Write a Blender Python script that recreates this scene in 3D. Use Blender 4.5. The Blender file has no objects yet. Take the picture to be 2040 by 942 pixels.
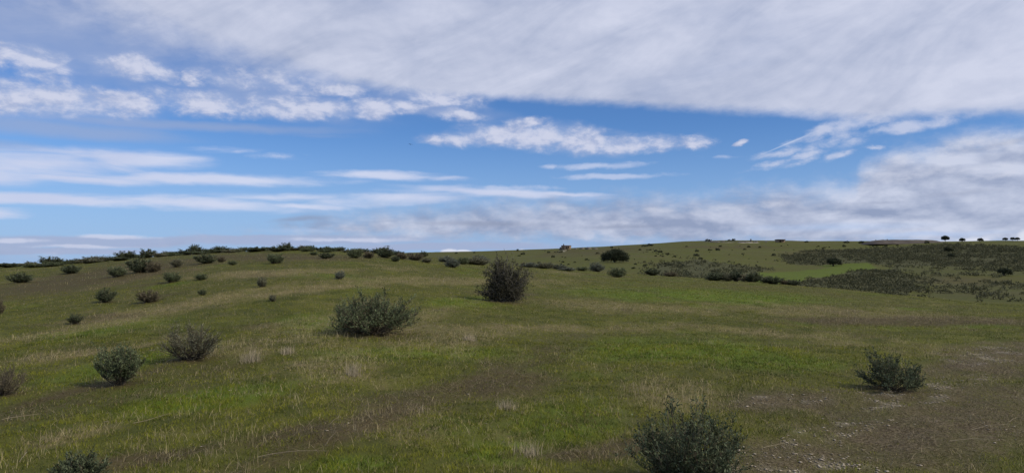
import bpy, math
import numpy as np

F, HY, CX, CAMZ = 1457.0, 522.0, 1020.0, 1.6      # focal length (px of a 2040 wide frame), eye level row, centre column, eye height
sc = bpy.context.scene
COL = sc.collection
rng = np.random.default_rng(7)

# ------------------------------------------------------------------ numpy noise
_perm = np.random.default_rng(3).permutation(256)
_perm = np.concatenate([_perm, _perm]).astype(np.int64)
_ga = np.random.default_rng(5).uniform(0, 2*np.pi, 256)
_gx, _gy = np.cos(_ga), np.sin(_ga)
def perlin(x, y):
    xi = np.floor(x).astype(np.int64); yi = np.floor(y).astype(np.int64)
    xf = x-xi; yf = y-yi
    u = xf*xf*xf*(xf*(xf*6-15)+10); v = yf*yf*yf*(yf*(yf*6-15)+10)
    def g(a, b, dx, dy):
        h = _perm[(_perm[a & 255]+b) & 255]
        return _gx[h]*dx+_gy[h]*dy
    a = g(xi, yi, xf, yf); b = g(xi+1, yi, xf-1, yf)
    c = g(xi, yi+1, xf, yf-1); d = g(xi+1, yi+1, xf-1, yf-1)
    return (a+(b-a)*u)+((c+(d-c)*u)-(a+(b-a)*u))*v
def fbm(x, y, octv=4, seed=0.0):
    s = 0; amp = 1; f = 1; t = 0
    for i in range(octv):
        s = s+amp*perlin(x*f+seed*17.3+i*5.1, y*f-seed*9.7+i*3.3); t += amp; amp *= .5; f *= 2.03
    return s/t*1.5
def sst(a, b, x):
    t = np.clip((x-a)/(b-a), 0, 1); return t*t*(3-2*t)

# ------------------------------------------------------------------ terrain
def zpy(Y, py): return CAMZ-(py-HY)/F*Y
COLS = [
 (-700, [(70, 1.0), (120, -4), (300, -14), (1000, -26), (3000, -40)]),
 (-300, [(70, .9), (120, -4), (300, -14), (1000, -26), (3000, -40)]),
 (0,    [(70, zpy(70, 532)), (115, -3), (300, -14), (1000, -26), (3000, -40)]),
 (150,  [(73, zpy(73, 524)), (118, -3), (300, -13), (1000, -25), (3000, -40)]),
 (300,  [(75, zpy(75, 513)), (120, -3), (300, -12), (1000, -24), (3000, -40)]),
 (450,  [(78, zpy(78, 505)), (120, -2), (300, -9), (740, -10), (3000, -40)]),
 (600,  [(80, zpy(80, 501)), (120, -1), (300, -4), (740, 2), (1100, -3), (3000, -40)]),
 (700,  [(82, zpy(82, 503)), (120, -1), (300, -3), (740, zpy(740, 510)), (1100, 2), (3000, -40)]),
 (850,  [(85, zpy(85, 514)), (120, -1), (250, -1), (480, 4), (740, zpy(740, 503)), (1050, 5), (3000, -40)]),
 (1000, [(80, zpy(80, 527)), (110, -.8), (160, zpy(160, 541)), (250, zpy(250, 525)), (450, zpy(450, 512)), (720, zpy(720, 500)), (1000, 6), (3000, -40)]),
 (1120, [(74, zpy(74, 535)), (104, -1.1), (155, zpy(155, 544)), (240, zpy(240, 525)), (450, zpy(450, 507)), (710, zpy(710, 496)), (1000, 8), (3000, -40)]),
 (1200, [(70, zpy(70, 541)), (100, -1.3), (150, zpy(150, 546)), (230, zpy(230, 524)), (450, zpy(450, 502)), (700, zpy(700, 492)), (1000, 10), (3000, -40)]),
 (1300, [(62, zpy(62, 547)), (92, -1.6), (145, zpy(145, 551)), (225, zpy(225, 527)), (450, zpy(450, 499)), (690, zpy(690, 487)), (1000, 12), (3000, -40)]),
 (1400, [(55, zpy(55, 554)), (85, -2), (140, zpy(140, 557)), (220, zpy(220, 532)), (450, zpy(450, 497)), (680, zpy(680, 481)), (1000, 14), (3000, -40)]),
 (1560, [(48, zpy(48, 566)), (75, -2.3), (130, zpy(130, 572)), (215, zpy(215, 545)), (430, zpy(430, 500)), (700, zpy(700, 481)), (1000, 14), (3000, -40)]),
 (1700, [(42, zpy(42, 579)), (66, -2.6), (115, zpy(115, 584)), (200, zpy(200, 548)), (400, zpy(400, 502)), (680, zpy(680, 483)), (1000, 12), (3000, -40)]),
 (1850, [(37, zpy(37, 594)), (60, -2.9), (100, zpy(100, 599)), (180, zpy(180, 556)), (350, zpy(350, 505)), (600, zpy(600, 483)), (900, 9), (3000, -40)]),
 (2040, [(30, zpy(30, 609)), (50, -2.7), (92, zpy(92, 613)), (170, zpy(170, 562)), (330, zpy(330, 505)), (540, zpy(540, 481)), (850, 9), (3000, -40)]),
 (2400, [(26, zpy(26, 630)), (45, -3.0), (90, zpy(90, 622)), (170, zpy(170, 562)), (330, zpy(330, 502)), (520, zpy(520, 479)), (850, 9), (3000, -40)]),
 (2900, [(24, -.3), (45, -2.5), (90, -4), (170, -2), (330, 6), (520, 14), (850, 9), (3000, -40)]),
]
def pchip(x, y, q):
    x = np.asarray(x, float); y = np.asarray(y, float)
    h = np.diff(x); d = np.diff(y)/h
    m = np.zeros_like(y)
    for i in range(1, len(x)-1):
        if d[i-1]*d[i] > 0:
            w1 = 2*h[i]+h[i-1]; w2 = h[i]+2*h[i-1]
            m[i] = (w1+w2)/(w1/d[i-1]+w2/d[i])
    m[0] = d[0]; m[-1] = d[-1]
    q = np.clip(q, x[0], x[-1])
    k = np.clip(np.searchsorted(x, q)-1, 0, len(h)-1)
    t = (q-x[k])/h[k]
    return ((2*t**3-3*t**2+1)*y[k]+(t**3-2*t**2+t)*h[k]*m[k]+(-2*t**3+3*t**2)*y[k+1]+(t**3-t**2)*h[k]*m[k+1])
LG = np.linspace(math.log(.5), math.log(45000), 900)
UG = np.linspace(-1.2, 1.2, 480)
_rows = []
for px, nodes in COLS:
    crest = nodes[0]
    nn = [(.5, 0), (4, 0), (14, .0+.12*min(max(crest[1], -.5), 3))]+nodes+[(45000, -62)]
    _rows.append(pchip([math.log(a) for a, b in nn], [b for a, b in nn], LG))
_rows = np.array(_rows)
_us = np.array([(c[0]-CX)/F for c in COLS])
TAB = np.array([pchip(_us, _rows[:, j], UG) for j in range(len(LG))]).T      # (u, lnY)
_k = np.exp(-.5*(np.arange(-8, 9)/3.5)**2); _k /= _k.sum()
_pad = np.pad(TAB, ((8, 8), (0, 0)), mode='edge')
TAB = sum(_k[i]*_pad[i:i+len(UG)] for i in range(17))
def height(X, Y):
    X = np.asarray(X, float); Y = np.asarray(Y, float)
    r = np.hypot(X, Y)+1e-6
    a = np.arctan2(X, Y)
    ac = np.clip(a, -math.atan(1.19), math.atan(1.19))
    t = np.maximum(r*np.cos(ac), .5)
    fu = (np.tan(ac)-UG[0])/(UG[1]-UG[0]); fl = (np.log(t)-LG[0])/(LG[1]-LG[0])
    i = np.clip(fu.astype(int), 0, len(UG)-2); j = np.clip(fl.astype(int), 0, len(LG)-2)
    fu = fu-i; fl = np.clip(fl-j, 0, 1)
    z = (TAB[i, j]*(1-fu)*(1-fl)+TAB[i+1, j]*fu*(1-fl)+TAB[i, j+1]*(1-fu)*fl+TAB[i+1, j+1]*fu*fl)
    gen = -.02*np.clip(r-20, 0, 2000)
    back = sst(1.0, 1.7, np.abs(a))
    z = z*(1-back)+gen*back
    z = z+.05*fbm(X/1.6, Y/1.6, 3, 1)*sst(2, 5, r)*(1-sst(200, 500, r))
    z = z+.032*fbm(X/.5, Y/.5, 2, 6)*sst(2, 4, r)*(1-sst(20, 45, r))
    z = z+.12*fbm(X/14, Y/14, 3, 2)*sst(12, 40, r)
    z = z+1.0*fbm(X/70, Y/70, 3, 3)*sst(110, 260, r)
    return z
def proj(X, Y, Z):
    return CX+F*X/Y, HY+F*(CAMZ-Z)/Y
_LY = np.exp(np.linspace(math.log(3.0), math.log(900), 5000))
def hit(px, py, lo=3.0, hi=98.0):
    """ground point seen at a column and row of the photograph (or the crest in that column)"""
    Ys = _LY[(_LY >= lo) & (_LY <= hi)]
    X = (px-CX)/F*Ys
    z = height(X, Ys)
    pp = HY+F*(CAMZ-z)/Ys
    w = np.nonzero(pp <= py)[0]
    k = w[0] if len(w) else int(np.argmin(pp))
    return float(X[k]), float(Ys[k]), float(z[k])

# ------------------------------------------------------------------ patches of the ground (dry, bare, lush, scrub)
NEAR_DRY = [(290, 625, 340, 15, 11), (520, 706, 60, 16, 8), (640, 575, 260, 9, 5), (180, 700, 190, 10, 10), (1080, 655, 230, 11, 0), (1250, 612, 230, 12, -3),
            (705, 738, 40, 22, 0), (880, 560, 300, 9, 0), (130, 870, 120, 20, 8), (1640, 622, 300, 12, -3), (1330, 790, 110, 40, -8), (540, 545, 200, 8, 3), (1500, 660, 260, 12, -3)]
NEAR_BROWN = [(740, 835, 470, 34, 20), (900, 775, 260, 30, 6), (170, 772, 230, 13, 14), (190, 553, 330, 26, 9), (560, 513, 260, 9, 0), 
              (1230, 890, 240, 18, 4), (300, 910, 220, 18, 12), (1800, 640, 300, 11, 0), (560, 862, 160, 20, 15), (1000, 585, 80, 6, 0)]
NEAR_BARE = [(1840, 850, 340, 105, 8), (1980, 725, 190, 46, 8), (1600, 905, 200, 60, 8), (1560, 800, 150, 28, 6)]
NEAR_LUSH = [(1130, 835, 130, 40, 0), (1560, 722, 170, 20, 0), (850, 705, 240, 18, 0), (250, 725, 190, 16, 12), (920, 602, 90, 12, 0), (640, 650, 90, 26, 0),  # the patch left of the thorn bush colours in its shadow
             (1400, 590, 300, 16, -2), (420, 790, 240, 22, 10), (1000, 900, 120, 28, 0), (700, 925, 120, 20, 0), (1350, 700, 260, 30, 0)]
FAR_POLY = {
 'lush': [[(1480, 546), (1560, 543), (1640, 533), (1735, 523), (1725, 538), (1610, 556), (1540, 568), (1470, 560)]],
 'scrub': [[(1280, 548), (1320, 526), (1390, 516), (1440, 524), (1490, 531), (1530, 537), (1500, 550), (1540, 575), (1280, 575)],
           [(1550, 516), (1590, 507), (1660, 500), (1740, 493), (1830, 491), (1930, 488), (2060, 489), (2400, 489), (2400, 530), (2050, 537), (1950, 533), (1890, 530), (1800, 529), (1735, 526), (1650, 530), (1590, 527)],
           [(1560, 568), (1640, 552), (1720, 538), (1790, 530), (1800, 548), (1830, 566), (1800, 590), (1740, 606), (1580, 606)]],
 'half': [[(1790, 530), (1880, 526), (2040, 528), (2400, 530), (2400, 560), (2040, 552), (1930, 548), (1840, 552)],
          [(1840, 588), (1900, 566), (1990, 558), (2060, 560), (2300, 570), (2300, 604), (1990, 602), (1930, 598)],
          [(1800, 553), (1900, 550), (1850, 572), (1800, 566)]],
}
def inpoly(px, py, poly):
    c = np.zeros(px.shape, bool); n = len(poly)
    for i in range(n):
        x1, y1 = poly[i]; x2, y2 = poly[(i+1) % n]
        if y1 == y2: continue
        c ^= ((y1 > py) != (y2 > py)) & (px < (x2-x1)*(py-y1)/(y2-y1)+x1)
    return c
def blobs(px, py, lst):
    o = np.zeros(px.shape)
    for cx, cy, rx, ry, rot in lst:
        a = math.radians(rot); dx = px-cx; dy = py-cy
        u = (dx*math.cos(a)-dy*math.sin(a))/rx; v = (dx*math.sin(a)+dy*math.cos(a))/ry
        o = np.maximum(o, 1-sst(.25, 1.35, np.sqrt(u*u+v*v)))
    return o
def pxm(Y): return Y/F      # metres per photo pixel at a depth
near = [
 # px, base py, width px, height px, material, name, label, params
 (1372, 972, 250, 178, 'shrub_dark', dict(nstem=120, ntwig=9, nleaf=13, ll=.027, lw=.0105, sr=.0042, spread=1.2, upright=.4, lob=.9, twig=(.10, .22)), 'big dark grey-green shrub cut off by the bottom edge, nearest to the camera', 31),
 (1778, 777, 125, 72, 'shrub_dark', dict(nstem=62, ntwig=9, nleaf=15, ll=.029, lw=.011, sr=.006, spread=1.38, tmin=.5, skew=(-.08, 0), lob=1.5), 'compact dark shrub on the bare brown soil beside the pale stone chips', 32),
 (742, 664, 185, 86, 'shrub', dict(nstem=125, ntwig=10, nleaf=11, ll=.042, lw=.016, sr=.011, spread=1.36, lob=.9, tmin=.5, twig=(.12, .24)), 'widest green shrub with fanned-out stems in the middle of the pasture', 33),
 (382, 714, 122, 74, 'shrub_grey', dict(nstem=80, ntwig=9, nleaf=6, ll=.032, lw=.011, sr=.007, spread=1.3, gaps=.15), 'loose grey twiggy shrub up the slope from the dense green one', 34),
 (240, 766, 100, 76, 'shrub', dict(nstem=80, ntwig=9, nleaf=13, ll=.030, lw=.0115, sr=.006, spread=1.1, upright=.7, tmin=.42, skew=(-.06, 0), lob=1.4), 'dense green upright shrub beside the dark soil streak on the left', 35),
 (2, 787, 104, 62, 'shrub_brown', dict(nstem=80, ntwig=9, nleaf=7, ll=.022, lw=.006, sr=.005, spread=1.3, gaps=.3), 'brownish half-bare shrub cut off by the left edge of the photo', 36),
 (150, 968, 120, 66, 'shrub_dark', dict(nstem=60, ntwig=9, nleaf=13, ll=.024, lw=.009, sr=.004, spread=1.3), 'low blue-green shrub whose top just shows at the lower left corner', 37),
]
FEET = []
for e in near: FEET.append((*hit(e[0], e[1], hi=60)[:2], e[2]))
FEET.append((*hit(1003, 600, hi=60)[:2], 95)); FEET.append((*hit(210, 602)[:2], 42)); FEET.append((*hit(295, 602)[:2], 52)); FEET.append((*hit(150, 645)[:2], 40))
def surface(X, Y, Z):
    Yc = np.maximum(Y, .8)
    px, py = proj(X, Yc, Z)
    near = (1-sst(95, 110, Y))*(Y > .8)
    n1 = fbm(X/1.3, Y/2.0, 4, 11); n2 = fbm(X/.35, Y/.5, 3, 12); n3 = fbm(X/6, Y/9, 3, 13)
    wx = px+40*fbm(X/2.2, Y/2.2, 3, 21)*np.minimum(1, 12/Yc); wy = py+30*fbm(X/2.2, Y/2.2, 3, 22)*np.minimum(1, 6/Yc)
    n4 = fbm(X/.55, Y/.8, 3, 14)
    def edge(b): return np.clip(b*1.15-.10+(.55*n1+.40*n4+.25*n2)*np.minimum(1, b*2.5), 0, 1)
    dry = edge(blobs(wx, wy, NEAR_DRY))*near; brown = edge(blobs(wx, wy, NEAR_BROWN))*near
    bare = edge(blobs(wx, wy, NEAR_BARE))*near; lush = edge(blobs(wx, wy, NEAR_LUSH))*near
    spot = sst(.22, .5, n3+.5*n1)                                    # scattered natural patches anywhere
    dry = np.clip(np.maximum(dry*np.where(px < 700, .8, .6), .5*spot*near)+.42*np.clip(n4+.3*n2, 0, 1)*near, 0, 1)
    brown = np.maximum(.92*brown, .6*sst(.15, .6, fbm(X/2.6, Y/3.2, 4, 31)))
    lush = np.maximum(lush, .7*sst(.15, .55, fbm(X/3.0, Y/3.6, 4, 41)))
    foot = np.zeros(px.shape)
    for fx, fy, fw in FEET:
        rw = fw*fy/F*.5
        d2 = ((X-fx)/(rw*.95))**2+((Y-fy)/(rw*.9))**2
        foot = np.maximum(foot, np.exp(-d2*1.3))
    brown = np.maximum(brown, np.clip(1.1*foot+.5*n2*foot, 0, 1)); lush = lush*(1-foot)  # brown litter ring that also paints contact shade under the shrubs
    far = (Y > 92)
    scrub = np.zeros(px.shape)
    if far.any():
        fpx = px[far]+38*fbm(X[far]/30, Y[far]/30, 4, 51); fpy = py[far]+10*fbm(X[far]/28, Y[far]/45, 4, 52)
        s = np.zeros(fpx.shape)
        for p in FAR_POLY['half']: s[inpoly(fpx, fpy, p)] = .5
        for p in FAR_POLY['scrub']: s[inpoly(fpx, fpy, p)] = 1
        l = np.zeros(fpx.shape)
        for p in FAR_POLY['lush']: l[inpoly(fpx, fpy, p)] = .75
        s[l > 0] = 0
        scrub[far] = s; lush[far] = np.maximum(l, .35*lush[far])
        b = blobs(fpx, fpy, [(1200, 500, 110, 7, 4), (1450, 492, 160, 3, 0), (1120, 503, 60, 5, 10), (1900, 560, 160, 10, 0), (1640, 503, 120, 4, 3)])
        brown[far] = np.maximum(.6*b, .5*brown[far]); dry[far] = 0
        t = blobs(px[far], py[far], [(1447, 482.5, 14, 1.0, 0), (1480, 483.2, 10, 1.0, 0), (1495, 483.2, 8, 1.0, 0), (1506, 483.3, 6, 1.0, 0), (1120, 500.6, 8, 1., 4)])
        bare[far] = t*.99
    return dict(dry=dry, brown=brown, bare=bare, lush=lush, scrub=scrub, px=px, py=py)

# ------------------------------------------------------------------ mesh and tagging helpers
def mesh_obj(name, v, faces, mat, parent=None, attrs=None, smooth=False):
    """v (n,3), faces (m,k) with one k"""
    v = np.asarray(v, np.float32); faces = np.asarray(faces, np.int32)
    me = bpy.data.meshes.new(name)
    me.vertices.add(len(v)); me.vertices.foreach_set('co', v.ravel())
    m, k = faces.shape
    me.loops.add(m*k); me.loops.foreach_set('vertex_index', faces.ravel())
    me.polygons.add(m); me.polygons.foreach_set('loop_start', np.arange(0, m*k, k, dtype=np.int32))
    if smooth: me.polygons.foreach_set('use_smooth', np.ones(m, bool))
    me.update(calc_edges=True)
    for an, (kind, arr) in (attrs or {}).items():
        at = me.attributes.new(an, kind, 'POINT')
        at.data.foreach_set('color' if kind == 'FLOAT_COLOR' else 'value', np.asarray(arr, np.float32).ravel())
    me.materials.append(mat)
    o = bpy.data.objects.new(name, me); COL.objects.link(o)
    if parent is not None: o.parent = parent
    return o
def empty(name, loc):
    o = bpy.data.objects.new(name, None); COL.objects.link(o); o.location = loc; o.empty_display_size = .3
    return o
def tag(o, label, cat, group=None, kind=None):
    if label: o['label'] = label
    if cat: o['category'] = cat
    if group: o['group'] = group
    if kind: o['kind'] = kind
    return o
def norm(a): return a/(np.linalg.norm(a, axis=-1, keepdims=True)+1e-9)
def tubes(P, R, sides=3):
    """P (n,k,3) polylines, R (n,k) radii -> verts, quads"""
    n, k, _ = P.shape
    T = np.gradient(P, axis=1); T = norm(T)
    ref = np.where(np.abs(T[..., 2:3]) > .9, np.array([1., 0, 0]), np.array([0, 0, 1.]))
    A = norm(np.cross(T, ref)); B = np.cross(T, A)
    ang = np.arange(sides)*2*np.pi/sides
    V = P[:, :, None, :]+R[:, :, None, None]*(np.cos(ang)[None, None, :, None]*A[:, :, None, :]+np.sin(ang)[None, None, :, None]*B[:, :, None, :])
    idx = np.arange(n*k*sides).reshape(n, k, sides)
    a = idx[:, :-1, :]; b = idx[:, 1:, :]
    q = np.stack([a, np.roll(a, -1, 2), np.roll(b, -1, 2), b], -1).reshape(-1, 4)
    return V.reshape(-1, 3), q
def leaves(p, d, l, w, r):
    """diamond leaves: base p, direction d, length l, width w"""
    d = norm(d); s = norm(np.cross(d, r.normal(size=d.shape)))
    l = l[:, None]; w = w[:, None]
    nrm = np.cross(d, s)
    V = np.stack([p, p+d*l*.5+s*w*.5+nrm*l*.06, p+d*l, p+d*l*.5-s*w*.5+nrm*l*.06], 1)
    q = np.arange(len(p)*4).reshape(-1, 4)
    return V.reshape(-1, 3), q
def merge(parts):
    vs = []; fs = []; o = 0
    for v, f in parts:
        vs.append(v); fs.append(f+o); o += len(v)
    return np.concatenate(vs), np.concatenate(fs)
def bez(a, b, c, k):
    t = np.linspace(0, 1, k)[None, :, None]
    return (1-t)**2*a[:, None]+2*t*(1-t)*b[:, None]+t*t*c[:, None]

# ------------------------------------------------------------------ node helper
class NB:
    def __init__(s, nt): s.nt = nt; s.L = nt.links
    def put(s, sock, v):
        if isinstance(v, bpy.types.NodeSocket): s.L.new(v, sock)
        elif v is not None: sock.default_value = v
    def n(s, t, **kw):
        o = s.nt.nodes.new(t)
        for k, v in kw.items(): setattr(o, k, v)
        return o
    def m(s, op, a, b=None, c=None, clamp=False):
        o = s.n('ShaderNodeMath', operation=op, use_clamp=clamp)
        for i, v in enumerate((a, b, c)): 
            if v is not None: s.put(o.inputs[i], v)
        return o.outputs[0]
    def vm(s, op, a, b=None, scale=None):
        o = s.n('ShaderNodeVectorMath', operation=op)
        s.put(o.inputs[0], a)
        if b is not None: s.put(o.inputs[1], b)
        if scale is not None: s.put(o.inputs['Scale'], scale)
        return o.outputs[0]
    def noise(s, vec, scale, detail=4, rough=.5, dist=0.0, out=0, dim='3D'):
        o = s.n('ShaderNodeTexNoise', noise_dimensions=dim)
        s.put(o.inputs['Vector'], vec); o.inputs['Scale'].default_value = scale
        o.inputs['Detail'].default_value = detail; o.inputs['Roughness'].default_value = rough; o.inputs['Distortion'].default_value = dist
        return o.outputs[out]
    def mr(s, v, a, b, c=0.0, d=1.0, smooth=True):
        o = s.n('ShaderNodeMapRange', interpolation_type='SMOOTHSTEP' if smooth else 'LINEAR')
        for i, x in enumerate((v, a, b, c, d)): s.put(o.inputs[i], x)
        return o.outputs[0]
    def mix(s, f, a, b, mode='MIX'):
        o = s.n('ShaderNodeMix', data_type='RGBA', blend_type=mode)
        s.put(o.inputs[0], f)
        for i, x in ((6, a), (7, b)):
            if isinstance(x, tuple): x = (*x, 1) if len(x) == 3 else x
            s.put(o.inputs[i], x)
        return o.outputs[2]
    def comb(s, x, y, z=0.0):
        o = s.n('ShaderNodeCombineXYZ')
        for i, v in enumerate((x, y, z)): s.put(o.inputs[i], v)
        return o.outputs[0]
    def sep(s, v):
        o = s.n('ShaderNodeSeparateXYZ'); s.put(o.inputs[0], v); return o.outputs
    def attr(s, name, out='Fac'):
        o = s.n('ShaderNodeAttribute', attribute_name=name); return o.outputs[out]
def material(name):
    m = bpy.data.materials.new(name); m.use_nodes = True
    m.node_tree.nodes.clear()
    nb = NB(m.node_tree); out = nb.n('ShaderNodeOutputMaterial')
    return m, nb, out
def bsdf(nb, out, color, rough=.9, normal=None, spec=.25, transl=None):
    p = nb.n('ShaderNodeBsdfPrincipled')
    if isinstance(color, tuple): color = (*color, 1)
    nb.put(p.inputs['Base Color'], color); nb.put(p.inputs['Roughness'], rough); p.inputs['Specular IOR Level'].default_value = spec
    if normal is not None: nb.put(p.inputs['Normal'], normal)
    sh = p.outputs[0]
    if transl:
        t = nb.n('ShaderNodeBsdfTranslucent'); nb.put(t.inputs[0], color)
        if normal is not None: nb.put(t.inputs['Normal'], normal)
        x = nb.n('ShaderNodeMixShader'); x.inputs[0].default_value = transl
        nb.L.new(sh, x.inputs[1]); nb.L.new(t.outputs[0], x.inputs[2]); sh = x.outputs[0]
    nb.L.new(sh, out.inputs[0])

# ------------------------------------------------------------------ materials
def leaf_material(name, dark, light, transl=.22, sat=1.0, rough=.7):
    m, nb, out = material(name)
    t = nb.attr('tint')
    c = nb.mix(nb.mr(t, 0, 1, 0, 1, False), dark, light)
    bsdf(nb, out, c, rough, spec=.2, transl=transl)
    return m
def bark_material(name, a, b, scale=30):
    m, nb, out = material(name)
    g = nb.n('ShaderNodeTexCoord')
    c = nb.mix(nb.noise(g.outputs['Object'], scale, 4, .6), a, b)
    bsdf(nb, out, c, .9, spec=.15)
    return m
def stone_material(name, a, b, scale):
    m, nb, out = material(name)
    g = nb.n('ShaderNodeTexCoord')
    n = nb.noise(g.outputs['Object'], scale, 6, .65)
    c = nb.mix(nb.mr(n, .3, .7), a, b)
    bp = nb.n('ShaderNodeBump'); bp.inputs['Strength'].default_value = .5; nb.put(bp.inputs['Height'], n)
    bsdf(nb, out, c, .95, normal=bp.outputs[0], spec=.15)
    return m
M = {}
M['shrub'] = leaf_material('shrub_leaf', (.050, .068, .030), (.205, .245, .130))
M['shrub_grey'] = leaf_material('grey_shrub_leaf', (.082, .086, .052), (.28, .28, .18))
M['shrub_dark'] = leaf_material('dark_shrub_leaf', (.034, .046, .022), (.155, .186, .105))
M['shrub_brown'] = leaf_material('brown_shrub_leaf', (.080, .070, .044), (.235, .205, .13))
M['shrub_blue'] = leaf_material('blue_grey_shrub_leaf', (.078, .092, .070), (.255, .280, .215))
M['thorn'] = leaf_material('thorn_leaf', (.022, .021, .013), (.105, .097, .058))
M['oak'] = leaf_material('oak_leaf', (.018, .024, .013), (.050, .062, .032))
M['scrub'] = leaf_material('scrub_leaf', (.048, .051, .026), (.128, .128, .066))
M['stem'] = bark_material('stem_bark', (.05, .04, .03), (.17, .145, .105))
M['thornbark'] = bark_material('thorn_bark', (.06, .055, .048), (.19, .18, .155), 20)
M['straw'] = bark_material('straw', (.25, .20, .12), (.46, .39, .26), 9)
M['stalk'] = bark_material('dry_stalk', (.15, .125, .085), (.34, .295, .21), 12)
M['stone'] = stone_material('pale_stone', (.17, .14, .10), (.46, .40, .31), 14)
M['masonry'] = stone_material('brown_masonry', (.17, .125, .085), (.34, .26, .18), .7)
M['masonry_grey'] = stone_material('grey_masonry', (.09, .085, .085), (.21, .195, .18), .5)
M['rooftile'] = stone_material('old_roof_tile', (.075, .06, .06), (.15, .115, .10), 1.2)
M['plaster'] = stone_material('pale_plaster', (.26, .22, .17), (.40, .35, .28), .6)
M['dark_opening'] = stone_material('dark_wood', (.035, .028, .022), (.06, .047, .036), 3)
M['rock'] = stone_material('rock', (.06, .055, .048), (.16, .145, .125), .35)
M['bird'] = bark_material('dark_plumage', (.02, .02, .022), (.05, .05, .05))

# ground
m, nb, out = material('pasture_ground'); M['ground'] = m
geo = nb.n('ShaderNodeNewGeometry'); pos = geo.outputs['Position']
nfine = nb.noise(pos, 9.0, 6, .65); nmid = nb.noise(pos, 1.1, 5, .6); nbig = nb.noise(pos, .11, 5, .6); nhuge = nb.noise(pos, .018, 4, .55)
nspeck = nb.noise(pos, 42.0, 3, .6)
green = nb.mix(nb.mr(nmid, .3, .7), (.048, .058, .010), (.104, .110, .019))  # greens darkened to hold the grass self-shadow in the albedo
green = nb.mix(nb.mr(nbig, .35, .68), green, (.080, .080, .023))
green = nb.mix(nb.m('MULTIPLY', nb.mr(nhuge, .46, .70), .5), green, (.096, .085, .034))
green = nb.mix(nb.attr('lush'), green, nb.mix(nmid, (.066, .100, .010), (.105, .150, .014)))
c = nb.mix(nb.m('MULTIPLY', nb.attr('dry'), nb.mr(nfine, .3, .62)), green, (.22, .175, .09))
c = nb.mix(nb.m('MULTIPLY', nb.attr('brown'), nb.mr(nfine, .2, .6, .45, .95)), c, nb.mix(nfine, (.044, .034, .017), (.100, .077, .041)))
soil = nb.mix(nb.mr(nspeck, .4, .72), nb.mix(nmid, (.040, .030, .016), (.076, .058, .031)), (.18, .148, .095))
c = nb.mix(nb.m('MULTIPLY', nb.attr('bare'), nb.mr(nb.m('ADD', nmid, nb.m('MULTIPLY', nfine, .6)), .55, .95, .5, 1.0)), c, soil)
c = nb.mix(nb.m('MULTIPLY', nb.attr('scrub'), .75), c, nb.mix(nbig, (.042, .046, .023), (.070, .070, .034)))
c = nb.mix(nb.attr('pale'), c, (.42, .38, .29))
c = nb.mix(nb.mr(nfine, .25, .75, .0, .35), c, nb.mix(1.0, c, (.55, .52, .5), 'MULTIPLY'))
bp = nb.n('ShaderNodeBump'); bp.inputs['Strength'].default_value = .55; bp.inputs['Distance'].default_value = .06
nb.put(bp.inputs['Height'], nb.m('ADD', nfine, nb.m('MULTIPLY', nspeck, .4)))
bsdf(nb, out, c, .95, normal=bp.outputs[0], spec=.1)

# grass blades: colour of the blade itself is stored per blade
m, nb, out = material('grass_blade'); M['grass'] = m
colr = nb.attr('col', 'Color')
g = nb.n('ShaderNodeNewGeometry')
up = nb.vm('NORMALIZE', nb.vm('ADD', nb.vm('SCALE', g.outputs['Normal'], scale=.55), (0, 0, .6)))
bsdf(nb, out, colr, .75, normal=up, spec=.15, transl=.25)

# ------------------------------------------------------------------ ground sheet
fr = np.radians(np.arange(-44, 44.001, .115))
bk = np.radians(np.arange(46, 314.5, 2.5))
ang = np.concatenate([fr, bk])
rad = [0.4]
while rad[-1] < 40000:
    r = rad[-1]
    rad.append(r*(1.016 if r < 900 else 1.12))
rad = np.array(rad)
RR, AA = np.meshgrid(rad, ang, indexing='ij')
GX = RR*np.sin(AA); GY = RR*np.cos(AA); GZ = height(GX, GY)
nr, na = RR.shape
gv = np.stack([GX, GY, GZ], -1).reshape(-1, 3)
idx = np.arange(nr*na).reshape(nr, na)
a = idx[:-1]; b = idx[1:]
gq = np.stack([a, np.roll(a, -1, 1), np.roll(b, -1, 1), b], -1).reshape(-1, 4)[:, ::-1]
S = surface(gv[:, 0], gv[:, 1], gv[:, 2])
TRAIL = [(1850, 770, 120, 16, 8), (1790, 800, 120, 16, 8), (1640, 855, 110, 22, 8), (1540, 905, 120, 36, 12), (1960, 705, 110, 20, 5), (1660, 930, 150, 22, 0), (1560, 795, 100, 10, 0)]
gravel = blobs(S['px'], S['py'], TRAIL)*sst(.0, .45, fbm(gv[:, 0]/.42, gv[:, 1]/.42, 4, 91))*(S['bare'] > 0)*(gv[:, 1] < 20)
pale = np.where(gv[:, 1] > 92, S['bare'], .42*gravel); bare = np.where(gv[:, 1] > 92, 0, S['bare'])
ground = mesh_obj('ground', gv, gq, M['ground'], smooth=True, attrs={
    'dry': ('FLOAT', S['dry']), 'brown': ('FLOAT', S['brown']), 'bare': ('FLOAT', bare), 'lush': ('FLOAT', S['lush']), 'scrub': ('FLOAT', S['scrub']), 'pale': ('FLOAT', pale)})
tag(ground, None, None, kind='structure')

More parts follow.
